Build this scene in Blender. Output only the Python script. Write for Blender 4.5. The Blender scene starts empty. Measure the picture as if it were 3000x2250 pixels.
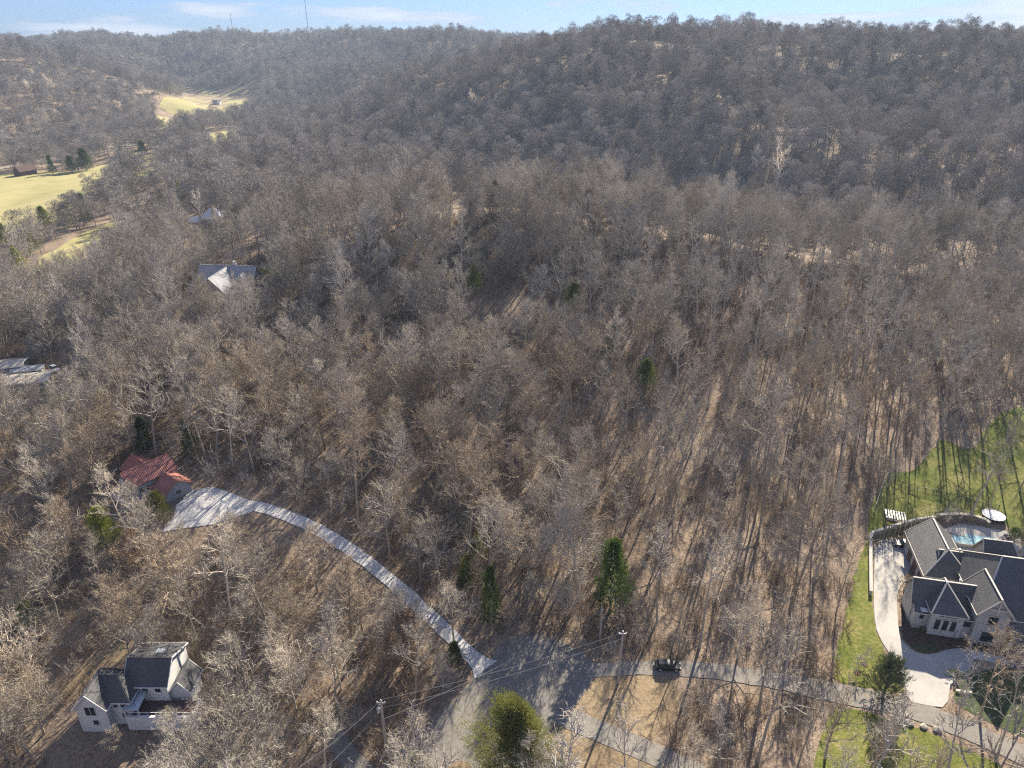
import bpy, bmesh, math, random
import numpy as np
from mathutils import Vector, Matrix, Euler
from mathutils.geometry import delaunay_2d_cdt

R = math.radians
SC = bpy.context.scene
COL = SC.collection
random.seed(7)
rng = np.random.default_rng(7)

# ------------------------------------------------------------------ camera
CAM_H = 105.0
F = 2080.0
PITCH = math.atan((1125 - 115) / F)
cam_d = bpy.data.cameras.new('camera'); cam = bpy.data.objects.new('camera', cam_d); COL.objects.link(cam)
cam_d.sensor_width = 36.0; cam_d.lens = 36.0 * F / 3000.0
cam_d.clip_start = 1.0; cam_d.clip_end = 20000.0
cam.location = (0, 0, CAM_H); cam.rotation_euler = (math.pi / 2 - PITCH, 0, 0)
SC.camera = cam

# ------------------------------------------------------------------ sky and sun
SUN_AZ, SUN_EL = R(25), R(32)          # azimuth from +Y towards +X
world = bpy.data.worlds.new('World'); SC.world = world; world.use_nodes = True
wn = world.node_tree; wn.nodes.clear()
def N(nt, t, **kw):
    n = nt.nodes.new(t)
    for k, v in kw.items():
        if k.startswith('i_'):
            n.inputs[k[2:].replace('_', ' ')].default_value = v
        else:
            setattr(n, k, v)
    return n
def L(nt, a, b): nt.links.new(a, b)
def math_n(nt, op, a, b=None, c=None):
    n = nt.nodes.new('ShaderNodeMath'); n.operation = op
    for i, x in enumerate((a, b, c)):
        if x is None: continue
        if isinstance(x, (int, float)): n.inputs[i].default_value = x
        else: nt.links.new(x, n.inputs[i])
    return n.outputs[0]
sky = N(wn, 'ShaderNodeTexSky', sky_type='NISHITA', sun_disc=False, sun_elevation=SUN_EL, sun_rotation=SUN_AZ,
        altitude=300.0, air_density=1.0, dust_density=0.1, ozone_density=3.0)
# clouds: flat-bottomed cumulus low over the horizon, the same field all round
geo = N(wn, 'ShaderNodeTexCoord')
sep = N(wn, 'ShaderNodeSeparateXYZ'); L(wn, geo.outputs['Generated'], sep.inputs[0])
az = math_n(wn, 'ARCTAN2', sep.outputs[0], sep.outputs[1])
el = sep.outputs[2]
comb = N(wn, 'ShaderNodeCombineXYZ')
L(wn, math_n(wn, 'MULTIPLY', az, 6.0), comb.inputs[0]); L(wn, math_n(wn, 'MULTIPLY', el, 46.0), comb.inputs[1])
comb.inputs[2].default_value = 3.7
cn = N(wn, 'ShaderNodeTexNoise', i_Scale=1.0, i_Detail=6.0, i_Roughness=0.55); L(wn, comb.outputs[0], cn.inputs['Vector'])
comb2 = N(wn, 'ShaderNodeCombineXYZ')
L(wn, math_n(wn, 'MULTIPLY', az, 3.0), comb2.inputs[0]); L(wn, math_n(wn, 'MULTIPLY', el, 9.0), comb2.inputs[1])
comb2.inputs[2].default_value = 14.2
cn2 = N(wn, 'ShaderNodeTexNoise', i_Scale=1.0, i_Detail=2.0); L(wn, comb2.outputs[0], cn2.inputs['Vector'])
dens = math_n(wn, 'ADD', math_n(wn, 'MULTIPLY', cn.outputs[0], 0.62), math_n(wn, 'MULTIPLY', cn2.outputs[0], 0.55))
cr = N(wn, 'ShaderNodeMapRange', interpolation_type='SMOOTHSTEP'); L(wn, dens, cr.inputs[0])
cr.inputs[1].default_value = 0.59; cr.inputs[2].default_value = 0.665
cr.inputs[3].default_value = 0.0; cr.inputs[4].default_value = 0.92
shade = N(wn, 'ShaderNodeMapRange'); L(wn, dens, shade.inputs[0])
shade.inputs[1].default_value = 0.62; shade.inputs[2].default_value = 0.82; shade.inputs[3].default_value = 0.0; shade.inputs[4].default_value = 1.0
ccol = N(wn, 'ShaderNodeMix', data_type='RGBA'); L(wn, shade.outputs[0], ccol.inputs[0])
ccol.inputs[6].default_value = (4.4, 5.2, 6.6, 1); ccol.inputs[7].default_value = (8.0, 8.1, 8.4, 1)
smix = N(wn, 'ShaderNodeMix', data_type='RGBA'); L(wn, cr.outputs[0], smix.inputs[0])
tint = N(wn, 'ShaderNodeMix', data_type='RGBA', blend_type='MULTIPLY'); tint.inputs[0].default_value = 1.0
L(wn, sky.outputs[0], tint.inputs[6]); tint.inputs[7].default_value = (.39, .55, 1.0, 1)
L(wn, tint.outputs[2], smix.inputs[6]); L(wn, ccol.outputs[2], smix.inputs[7])
bg = N(wn, 'ShaderNodeBackground', i_Strength=0.05); L(wn, smix.outputs[2], bg.inputs[0])
wo = N(wn, 'ShaderNodeOutputWorld'); L(wn, bg.outputs[0], wo.inputs[0])

sd = bpy.data.lights.new('sun', 'SUN'); sun = bpy.data.objects.new('sun', sd); COL.objects.link(sun)
sd.energy = 5.0; sd.angle = R(0.6); sd.color = (1.0, 0.89, 0.72)
sv = Vector((math.sin(SUN_AZ) * math.cos(SUN_EL), math.cos(SUN_AZ) * math.cos(SUN_EL), math.sin(SUN_EL)))
sun.rotation_euler = sv.to_track_quat('Z', 'Y').to_euler(); sun.location = (0, 0, 300)

SC.view_settings.view_transform = 'Standard'; SC.view_settings.look = 'None'
SC.view_settings.gamma = 1.0; SC.view_settings.use_curve_mapping = False
SC.view_settings.exposure = 1.3
SC.cycles.use_denoising = False
SC.cycles.max_bounces = 4; SC.cycles.diffuse_bounces = 1; SC.cycles.volume_bounces = 0
SC.cycles.use_adaptive_sampling = False
SC.cycles.pixel_filter_type = 'BLACKMAN_HARRIS'; SC.cycles.filter_width = 1.2

# ------------------------------------------------------------------ helpers
def survey(u, v, z):
    """world point at height z seen along photo coordinates (3000 x 2250)"""
    a = (u - 1500) / F; b = (1125 - v) / F
    dy = math.cos(PITCH) + b * math.sin(PITCH); dz = -math.sin(PITCH) + b * math.cos(PITCH)
    t = (z - CAM_H) / dz
    return a * t, dy * t
def survey_y(u, v, y, canopy=0.0):
    a = (u - 1500) / F; b = (1125 - v) / F
    dy = math.cos(PITCH) + b * math.sin(PITCH); dz = -math.sin(PITCH) + b * math.cos(PITCH)
    t = y / dy
    return a * t, y, CAM_H + dz * t - canopy
def project(x, y, z):
    zz = z - CAM_H
    f = y * math.cos(PITCH) - zz * math.sin(PITCH); up = y * math.sin(PITCH) + zz * math.cos(PITCH)
    return 1500 + F * x / f, 1125 - F * up / f

# ------------------------------------------------------------------ terrain
CTRL = []
for u, v, z in [
    (1480, 1870, 0), (1150, 2250, -1), (1420, 2250, -.6), (1740, 1950, .2), (2100, 1970, .3), (2330, 2000, .5), (2690, 2010, 1.4),
    (2600, 1800, 1.5), (3000, 2150, .8), (2850, 1870, 1.5), (3000, 1900, 1.5), (2560, 1700, 1.6), (2350, 1800, 1.2), (2640, 1620, 1.7),
    (2720, 1590, 1.8), (2950, 1600, 2.2), (2600, 1500, 3.2), (2850, 1480, 3.6), (2590, 1400, 5), (2800, 1330, 7), (2950, 1220, 10), (2600, 2200, .3), (2950, 2240, .2),
    (2300, 1500, 4), (2000, 1500, 4.2), (1600, 1500, 4.2), (1250, 1500, 4.5), (1480, 1700, 1.6), (2200, 1750, 1.2), (1800, 1780, 1),
    (1400, 1250, 9.5), (1900, 1250, 9.5), (2300, 1250, 9.5), (1400, 950, 19), (1480, 900, 21), (1480, 850, 23.5), (1330, 610, 41), (1450, 610, 42), (1400, 740, 35), (1150, 760, 31),
    (1900, 1000, 19), (2300, 1000, 15), (2700, 1050, 12), (2000, 800, 29), (1000, 1000, 16), (1000, 1250, 10),
    (660, 860, 20), (620, 668, 11.5), (860, 660, 24), (300, 830, 6), (250, 720, 0), (70, 1100, 5.5), (0, 900, 2), (440, 1430, 7.5), (520, 1500, 7.2),
    (740, 1490, 6.4), (1000, 1600, 3.8), (1200, 1760, 1.5), (1390, 1970, .1), (400, 1700, 2.5), (100, 1500, 4), (700, 1800, 1), (500, 1250, 9), (200, 1250, 7),
    (300, 2120, -5), (420, 2000, -4.2), (560, 2100, -4.5), (420, 1890, -3), (50, 2200, -8), (50, 1850, -3), (750, 2150, -3), (950, 1900, -.5), (980, 2200, -1.6),
    (0, 540, -8), (200, 525, -8), (65, 515, -8), (0, 660, -4), (150, 640, -3), (330, 470, -8), (300, 440, -9), (470, 470, -7), (600, 310, -8), (720, 292, -2), (480, 345, -10),
    (500, 560, -2), (420, 640, 0)]:
    x, y = survey(u, v, z); CTRL.append((x, y, z))
for u, v, y, c in [
    (2100, 560, 310, 18), (2450, 740, 255, 18), (2700, 840, 225, 18), (1650, 500, 330, 19), (1000, 560, 330, 18),
    (100, 120, 1280, 18), (-200, 95, 1300, 18), (300, 188, 1280, 18), (440, 240, 1270, 18), (540, 285, 1290, 16), (400, 128, 1950, 18), (250, 128, 1900, 18), (550, 122, 2000, 18), (480, 200, 1800, 18), (700, 102, 2150, 18), (1000, 104, 2000, 18), (1300, 103, 1550, 18),
    (250, 270, 1100, 18), (100, 340, 900, 18), (0, 210, 1080, 18), (-300, 200, 1000, 18), (800, 200, 1750, 18), (650, 210, 1800, 18),
    (1000, 300, 900, 18), (700, 415, 720, 18), (850, 350, 800, 18), (1200, 205, 1000, 18), (1850, 44, 770, 19), (2020, 62, 775, 19), (1500, 150, 800, 19), (1690, 84, 780, 19), (1500, 300, 620, 19),
    (1850, 300, 570, 19), (1850, 450, 465, 19), (1400, 420, 520, 19), (1100, 470, 500, 19), (2200, 74, 780, 19), (2200, 250, 580, 19), (2200, 400, 470, 19),
    (2560, 84, 800, 19), (2600, 300, 540, 19), (2600, 520, 400, 19), (2950, 170, 560, 19), (2900, 330, 480, 19), (2900, 560, 360, 19), (3200, 150, 600, 19),
    (2900, 112, 1500, 19), (2700, 105, 1400, 19), (2900, 160, 900, 19), (2000, 585, 440, 19), (1600, 590, 440, 19), (1300, 560, 430, 19), (700, 520, 560, 16)]:
    CTRL.append(survey_y(u, v, y, c))
for p in [(-60, 20, -6), (60, 20, -1), (-160, 40, -10), (160, 40, 1), (0, -80, -6), (-300, 150, -6), (260, 120, 6), (0, -600, 0), (-700, 100, -8), (700, 200, 40),
          (-1500, 200, 40), (1500, 400, 70), (0, -3000, 30), (3000, -1500, 40), (-3000, -1500, 40), (-3500, 2500, 70), (3500, 2500, 80), (0, 3600, 78), (-1600, 3400, 75),
          (1500, 3200, 82), (0, 6000, 40), (-5000, 5000, 40), (5000, 5000, 40), (900, 1700, 75), (300, 1500, 40), (-170, 1150, 8), (-290, 1100, -4), (-320, 1000, -6), (-80, 1180, 25), (-700, 1560, 5), (-950, 1560, 30), (-560, 1540, -5), (420, 1150, 62), (150, 1200, 45), (500, 2300, 80), (-900, 2400, 80), (-300, 2600, 78)]:
    CTRL.append(p)
C = np.array(CTRL, float)
def kern(d): return np.sqrt(d * d + 30.0 ** 2)
_D = np.hypot(C[:, None, 0] - C[None, :, 0], C[:, None, 1] - C[None, :, 1])
_n = len(C)
_A = np.zeros((_n + 1, _n + 1)); _A[:_n, :_n] = kern(_D) - np.eye(_n) * 6.0; _A[:_n, _n] = 1; _A[_n, :_n] = 1
_W = np.linalg.solve(_A, np.append(C[:, 2], 0.0))
PADS = []                       # (x, y, half x, half y, yaw, z, blend)
def smooth(t): t = np.clip(t, 0, 1); return t * t * (3 - 2 * t)
def wav(x, y, s, seed):
    r = np.random.default_rng(seed); o = np.zeros_like(x)
    for k in range(6):
        a = r.uniform(0, 6.28); f = r.uniform(.7, 1.5) / s; p = r.uniform(0, 6.28)
        o += np.sin((x * math.cos(a) + y * math.sin(a)) * f * 6.28 + p)
    return o / 6
def hgt(x, y):
    x = np.asarray(x, float); y = np.asarray(y, float); shp = x.shape
    xf = x.ravel(); yf = y.ravel(); out = np.empty(xf.size)
    for i in range(0, xf.size, 20000):
        xa = xf[i:i + 20000]; ya = yf[i:i + 20000]
        d = np.hypot(xa[:, None] - C[None, :, 0], ya[:, None] - C[None, :, 1])
        out[i:i + 20000] = kern(d) @ _W[:_n] + _W[_n]
    far = smooth((np.hypot(xf, yf) - 330) / 350)
    for vx, vy, vr in ((-440, 660, 170), (-600, 1420, 260), (-335, 950, 110), (-250, 700, 90), (-300, 420, 90)): far = far * (1 - np.exp(-((xf - vx) ** 2 + (yf - vy) ** 2) / vr ** 2))
    out += far * (wav(xf, yf, 260, 3) * 26 + wav(xf, yf, 100, 4) * 8) * (1 - .75 * smooth((xf + 150) / 250) * smooth((yf - 640) / 100)) + wav(xf, yf, 22, 5) * .18
    for px, py, hx, hy, yaw, z, bl in PADS:
        c, s = math.cos(yaw), math.sin(yaw)
        lx = np.abs((xf - px) * c + (yf - py) * s) - hx; ly = np.abs(-(xf - px) * s + (yf - py) * c) - hy
        dd = np.hypot(np.maximum(lx, 0), np.maximum(ly, 0))
        w = 1 - smooth(dd / bl)
        out = out * (1 - w) + z * w
    return out.reshape(shp)
def h1(x, y): return float(hgt(np.array([x]), np.array([y]))[0])
def gp(u, v):
    """ground point along a photo direction"""
    z = 0.0
    a = (u - 1500) / F; b = (1125 - v) / F
    dy = math.cos(PITCH) + b * math.sin(PITCH); dz = -math.sin(PITCH) + b * math.cos(PITCH)
    ts = np.concatenate([np.arange(40, 500, 1.5), np.arange(500, 4000, 6)])
    xs, ys, zs = a * ts, dy * ts, CAM_H + dz * ts
    hh = hgt(xs, ys); k = np.argmax(zs <= hh) if (zs <= hh).any() else len(ts) - 1
    if k == 0: return xs[0], ys[0]
    g0 = zs[k - 1] - hh[k - 1]; g1 = zs[k] - hh[k]; t = g0 / (g0 - g1 + 1e-9)
    return xs[k - 1] + (xs[k] - xs[k - 1]) * t, ys[k - 1] + (ys[k] - ys[k - 1]) * t

MANSION = (92.0, 110.0, 1.5, R(-13))
PADS += [(97, 112, 19, 16, R(-13), 1.5, 9), (-68, 90, 9, 5, 0, -5.0, 5), (-85, 143, 8, 6, R(30), 7.4, 8), (-106, 254, 13, 9, 0, 20, 12),
         (-160, 207, 14, 10, R(15), 5, 10), (-164, 392, 14, 9, 0, 11.5, 14), (-450, 676, 12, 10, 0, -8, 20)]

# ------------------------------------------------------------------ materials
def new_mat(name):
    m = bpy.data.materials.new(name); m.use_nodes = True; nt = m.node_tree; nt.nodes.clear()
    o = nt.nodes.new('ShaderNodeOutputMaterial'); return m, nt, o
def mat_noise(name, cols, scale, rs=.5, rough=.9, spec=.2, bump=0.0, bscale=None, detail=6, metallic=0.0, scale2=None, coords='Object', stretch=None):
    """colour ramp over noise (plus a second larger noise), optional bump"""
    m, nt, o = new_mat(name)
    tc = N(nt, 'ShaderNodeTexCoord'); vec = tc.outputs[coords]
    if stretch:
        mp = N(nt, 'ShaderNodeMapping'); mp.inputs['Scale'].default_value = stretch; L(nt, vec, mp.inputs[0]); vec = mp.outputs[0]
    n1 = N(nt, 'ShaderNodeTexNoise', i_Scale=scale, i_Detail=detail, i_Roughness=.65); L(nt, vec, n1.inputs['Vector'])
    fac = n1.outputs[0]
    if scale2:
        n2 = N(nt, 'ShaderNodeTexNoise', i_Scale=scale2, i_Detail=4.0); L(nt, vec, n2.inputs['Vector'])
        fac = math_n(nt, 'ADD', math_n(nt, 'MULTIPLY', fac, .6), math_n(nt, 'MULTIPLY', n2.outputs[0], .4))
    rp = N(nt, 'ShaderNodeValToRGB'); L(nt, fac, rp.inputs[0])
    e = rp.color_ramp.elements
    k = len(cols)
    for i, c in enumerate(cols):
        pos = .5 + (i / (k - 1) - .5) * rs
        el_ = e[i] if i < 2 else e.new(pos)
        el_.position = pos
    for i, c in enumerate(cols): e[i].color = (*c, 1)
    b = N(nt, 'ShaderNodeBsdfPrincipled', i_Roughness=rough); b.inputs['Specular IOR Level'].default_value = spec; b.inputs['Metallic'].default_value = metallic
    L(nt, rp.outputs[0], b.inputs['Base Color'])
    if bump:
        nb = N(nt, 'ShaderNodeTexNoise', i_Scale=bscale or scale * 2, i_Detail=5.0); L(nt, vec, nb.inputs['Vector'])
        bp = N(nt, 'ShaderNodeBump', i_Strength=min(bump, 1.0), i_Distance=.15); L(nt, nb.outputs[0], bp.inputs['Height']); L(nt, bp.outputs[0], b.inputs['Normal'])
    L(nt, b.outputs[0], o.inputs[0])
    return m
def mat_plant(name, c0, c1, nscale=.6, transl=0.0):
    """bark, twigs and leaves: tint of the object times its own random shade"""
    m, nt, o = new_mat(name)
    oi = N(nt, 'ShaderNodeObjectInfo'); tc = N(nt, 'ShaderNodeTexCoord')
    n1 = N(nt, 'ShaderNodeTexNoise', i_Scale=nscale, i_Detail=4.0); L(nt, tc.outputs['Object'], n1.inputs['Vector'])
    mx = N(nt, 'ShaderNodeMix', data_type='RGBA'); mx.inputs[6].default_value = (*c0, 1); mx.inputs[7].default_value = (*c1, 1)
    L(nt, math_n(nt, 'ADD', math_n(nt, 'MULTIPLY', oi.outputs['Random'], .7), math_n(nt, 'SUBTRACT', math_n(nt, 'MULTIPLY', n1.outputs[0], .9), .3)), mx.inputs[0])
    ml = N(nt, 'ShaderNodeMix', data_type='RGBA', blend_type='MULTIPLY'); ml.inputs[0].default_value = 1.0
    L(nt, mx.outputs[2], ml.inputs[6]); L(nt, oi.outputs['Color'], ml.inputs[7])
    d = N(nt, 'ShaderNodeBsdfDiffuse'); L(nt, ml.outputs[2], d.inputs[0]); out = d.outputs[0]
    if transl:
        t = N(nt, 'ShaderNodeBsdfTranslucent'); L(nt, ml.outputs[2], t.inputs[0])
        ms = N(nt, 'ShaderNodeMixShader', i_Fac=transl); L(nt, d.outputs[0], ms.inputs[1]); L(nt, t.outputs[0], ms.inputs[2]); out = ms.outputs[0]
    L(nt, out, o.inputs[0])
    return m
def mat_brick(name, c1, c2, mortar, scale, rough=.9, w=.5, h=.22, msize=.012):
    m, nt, o = new_mat(name)
    tc = N(nt, 'ShaderNodeTexCoord'); sp = N(nt, 'ShaderNodeSeparateXYZ'); L(nt, tc.outputs['Object'], sp.inputs[0])
    cb = N(nt, 'ShaderNodeCombineXYZ'); L(nt, math_n(nt, 'ADD', sp.outputs[0], sp.outputs[1]), cb.inputs[0]); L(nt, sp.outputs[2], cb.inputs[1])
    br = N(nt, 'ShaderNodeTexBrick', i_Scale=scale); L(nt, cb.outputs[0], br.inputs['Vector'])
    br.inputs['Color1'].default_value = (*c1, 1); br.inputs['Color2'].default_value = (*c2, 1); br.inputs['Mortar'].default_value = (*mortar, 1)
    br.inputs['Brick Width'].default_value = w; br.inputs['Row Height'].default_value = h; br.inputs['Mortar Size'].default_value = msize
    n1 = N(nt, 'ShaderNodeTexNoise', i_Scale=1.3, i_Detail=5.0); L(nt, tc.outputs['Object'], n1.inputs['Vector'])
    ml = N(nt, 'ShaderNodeMix', data_type='RGBA', blend_type='MULTIPLY'); ml.inputs[0].default_value = .5
    L(nt, br.outputs[0], ml.inputs[6]); L(nt, n1.outputs[0], ml.inputs[7])
    b = N(nt, 'ShaderNodeBsdfPrincipled', i_Roughness=rough); L(nt, ml.outputs[2], b.inputs['Base Color'])
    bp = N(nt, 'ShaderNodeBump', i_Strength=.5, i_Distance=.03); L(nt, br.outputs[1], bp.inputs['Height']); bp.invert = True; L(nt, bp.outputs[0], b.inputs['Normal'])
    L(nt, b.outputs[0], o.inputs[0])
    return m
M = {}
M['litter'] = mat_noise('leaf_litter', rs=.34, cols= [(.085, .06, .042), (.205, .152, .108), (.32, .245, .18), (.45, .36, .275)], scale=1.7, bump=1.0, bscale=2.2, scale2=.06, coords='Object', detail=9)
M['lawn'] = mat_noise('lawn_grass', [(.04, .062, .01), (.095, .125, .016), (.19, .19, .045), (.36, .29, .15)], 1.6, rs=.36, bump=.8, bscale=6, scale2=.12)
M['dry_lawn'] = mat_noise('dry_grass', [(.11, .08, .05), (.23, .17, .105), (.33, .255, .16), (.42, .335, .21)], 2.0, rs=.38, bump=.6, bscale=5, scale2=.1)
M['field'] = mat_noise('pasture', [(.26, .24, .09), (.38, .345, .15), (.48, .41, .22)], .05, scale2=.012)
M['shadow_tint_grass'] = mat_noise('front_grass_shadow_tint', [(.03, .045, .018), (.065, .085, .032), (.14, .135, .07)], 1.2, bump=.6, bscale=5, scale2=.12)  # lawn grass darkened: the mansion's shadow put into the colour
M['asphalt'] = mat_noise('worn_asphalt', [(.16, .148, .135), (.24, .222, .20), (.31, .29, .26)], 2.5, scale2=.18, bump=.25, bscale=14)
M['lane'] = mat_noise('light_asphalt', [(.19, .175, .155), (.26, .24, .21), (.33, .30, .26)], 2.0, scale2=.15, bump=.2, bscale=14)
M['concrete'] = mat_noise('concrete', [(.42, .41, .39), (.60, .59, .565), (.72, .71, .68)], 1.4, scale2=.3, bump=.15, bscale=12)
M['bright_concrete'] = mat_noise('new_concrete', [(.36, .345, .32), (.46, .44, .405), (.54, .52, .48)], 1.2, scale2=.25)
M['mulch'] = mat_noise('mulch', [(.05, .032, .022), (.10, .065, .045), (.16, .11, .08)], 4, bump=.8, bscale=9)
M['stone_cap'] = mat_noise('stone_cap', [(.42, .39, .33), (.60, .56, .48)], 3)
M['stone'] = mat_brick('mansion_stone', (.52, .51, .49), (.74, .73, .70), (.58, .57, .55), 1.6)
M['white_brick'] = mat_brick('white_brick', (.70, .69, .67), (.82, .81, .79), (.62, .61, .60), 3.0)
M['wall_stone'] = mat_brick('retaining_stone', (.20, .18, .16), (.36, .33, .29), (.12, .11, .10), 1.3)
M['shingle'] = mat_noise('grey_shingle', [(.045, .047, .054), (.085, .086, .092), (.14, .137, .135)], 5, scale2=.35, bump=.5, bscale=9, stretch=(1, 1, 3), rough=.5, spec=.7)
M['dark_shingle'] = mat_noise('dark_shingle', [(.035, .037, .042), (.07, .072, .078), (.12, .12, .125)], 5, scale2=.35, bump=.4, bscale=9, rough=.55, spec=.6)
M['pale_shingle'] = mat_noise('pale_shingle', [(.27, .275, .29), (.36, .365, .38), (.46, .465, .475)], 3, scale2=.4, bump=.2)
M['tan_roof'] = mat_noise('tan_roof', [(.44, .38, .30), (.56, .50, .41), (.66, .60, .51)], 1.5, scale2=.3)
M['white_roof'] = mat_noise('white_roof', [(.62, .62, .62), (.74, .74, .73)], 1.5)
M['red_metal'] = mat_noise('red_metal_roof', [(.29, .11, .09), (.37, .155, .125), (.43, .195, .16)], .9, rough=.45, spec=.45, stretch=(1, .2, 1))
M['porch_metal'] = mat_noise('porch_metal', [(.42, .45, .50), (.52, .55, .60)], 2, rough=.4, spec=.5)
M['white'] = mat_noise('white_siding', [(.66, .66, .66), (.80, .80, .79)], 1.6, stretch=(.3, .3, 6))
M['trim'] = mat_noise('cream_trim', [(.62, .57, .48), (.74, .69, .60)], 3)
M['grey_siding'] = mat_noise('grey_siding', [(.30, .32, .35), (.40, .42, .45)], 2, stretch=(.3, .3, 6))
M['brown_wood'] = mat_noise('brown_barn_wood', [(.09, .055, .05), (.16, .10, .09)], 2, stretch=(3, 3, .3))
M['tan_wall'] = mat_noise('tan_wall', [(.40, .36, .30), (.52, .47, .40)], 2)
M['wood_pole'] = mat_noise('weathered_pole', [(.34, .30, .26), (.46, .42, .37), (.56, .52, .47)], 3, stretch=(4, 4, .4))
M['dark_metal'] = mat_noise('dark_metal', [(.02, .02, .02), (.05, .05, .05)], 4, rough=.5, spec=.5)
M['mast_steel'] = mat_noise('mast_steel', [(.12, .12, .13), (.2, .2, .21)], 1, rough=.5)
M['grey_metal'] = mat_noise('grey_metal', [(.42, .43, .45), (.56, .57, .58)], 4, rough=.4, spec=.5)
M['white_plastic'] = mat_noise('white_plastic', [(.72, .72, .72), (.82, .82, .82)], 4, rough=.4, spec=.5)
M['wire'] = mat_noise('aluminium_wire', [(.40, .40, .40), (.52, .52, .52)], 2, rough=.4, spec=.5)
M['car_paint'] = mat_noise('black_paint', [(.012, .012, .016), (.022, .022, .028)], 2, rough=.18, spec=.6)
M['silver_paint'] = mat_noise('silver_paint', [(.55, .57, .60), (.65, .67, .70)], 2, rough=.25, spec=.6)
M['tyre'] = mat_noise('tyre', [(.015, .015, .015), (.03, .03, .03)], 6)
M['rope'] = mat_noise('black_net', [(.02, .02, .02), (.04, .04, .04)], 6)
M['mat_white'] = mat_noise('trampoline_cover', [(.62, .62, .64), (.76, .76, .77)], 1.0, scale2=.5)
M['purple'] = mat_noise('dark_cushion', [(.05, .04, .07), (.10, .08, .13)], 3)
M['rock'] = mat_noise('limestone', [(.30, .27, .23), (.48, .44, .38)], 3, bump=.6)
def glass_mat(name, col, rough=.08, spec=.6):
    m, nt, o = new_mat(name)
    tc = N(nt, 'ShaderNodeTexCoord'); n1 = N(nt, 'ShaderNodeTexNoise', i_Scale=.8); L(nt, tc.outputs['Object'], n1.inputs['Vector'])
    rp = N(nt, 'ShaderNodeValToRGB'); L(nt, n1.outputs[0], rp.inputs[0])
    rp.color_ramp.elements[0].color = (*[c * .7 for c in col], 1); rp.color_ramp.elements[1].color = (*[c * 1.3 for c in col], 1)
    b = N(nt, 'ShaderNodeBsdfPrincipled', i_Roughness=rough); b.inputs['Specular IOR Level'].default_value = spec
    L(nt, rp.outputs[0], b.inputs['Base Color']); L(nt, b.outputs[0], o.inputs[0]); return m
M['glass'] = glass_mat('window_glass', (.02, .03, .035))
M['skylight'] = glass_mat('skylight_glass', (.45, .50, .52))
M['pool_floor'] = mat_noise('pool_plaster', [(.42, .60, .64), (.50, .68, .71)], .8)
def water_mat():
    m, nt, o = new_mat('pool_water')
    tc = N(nt, 'ShaderNodeTexCoord'); n1 = N(nt, 'ShaderNodeTexNoise', i_Scale=3.0, i_Detail=3.0); L(nt, tc.outputs['Object'], n1.inputs['Vector'])
    bp = N(nt, 'ShaderNodeBump', i_Strength=.1, i_Distance=.04); L(nt, n1.outputs[0], bp.inputs['Height'])
    rp = N(nt, 'ShaderNodeValToRGB'); L(nt, n1.outputs[0], rp.inputs[0]); rp.color_ramp.elements[0].color = (.30, .50, .54, 1); rp.color_ramp.elements[1].color = (.42, .62, .65, 1)
    b = N(nt, 'ShaderNodeBsdfPrincipled', i_Roughness=.06); b.inputs['IOR'].default_value = 1.33
    L(nt, rp.outputs[0], b.inputs['Base Color']); L(nt, bp.outputs[0], b.inputs['Normal']); L(nt, b.outputs[0], o.inputs[0])
    return m
M['water'] = water_mat()
M['bark'] = mat_plant('bark', (.25, .225, .185), (.53, .49, .43), 1.2)
M['twig'] = mat_plant('twigs', (.28, .24, .185), (.66, .60, .51), .5)
M['far_twig'] = mat_plant('far_twigs', (.20, .175, .15), (.52, .475, .42), .3)
M['brush'] = mat_plant('brush_twigs', (.20, .145, .095), (.38, .295, .215), .4)
M['cedar'] = mat_plant('cedar_foliage', (.10, .12, .03), (.29, .295, .085), .7, .3)
M['dark_cedar'] = mat_plant('dark_evergreen', (.05, .075, .022), (.13, .16, .05), .7, .2)
M['dry_leaf'] = mat_plant('dry_leaves', (.28, .19, .11), (.46, .34, .23), .6, .2)
M['gloss_leaf'] = mat_plant('broad_leaves', (.07, .095, .04), (.22, .24, .13), 1.5, .15)

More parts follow.
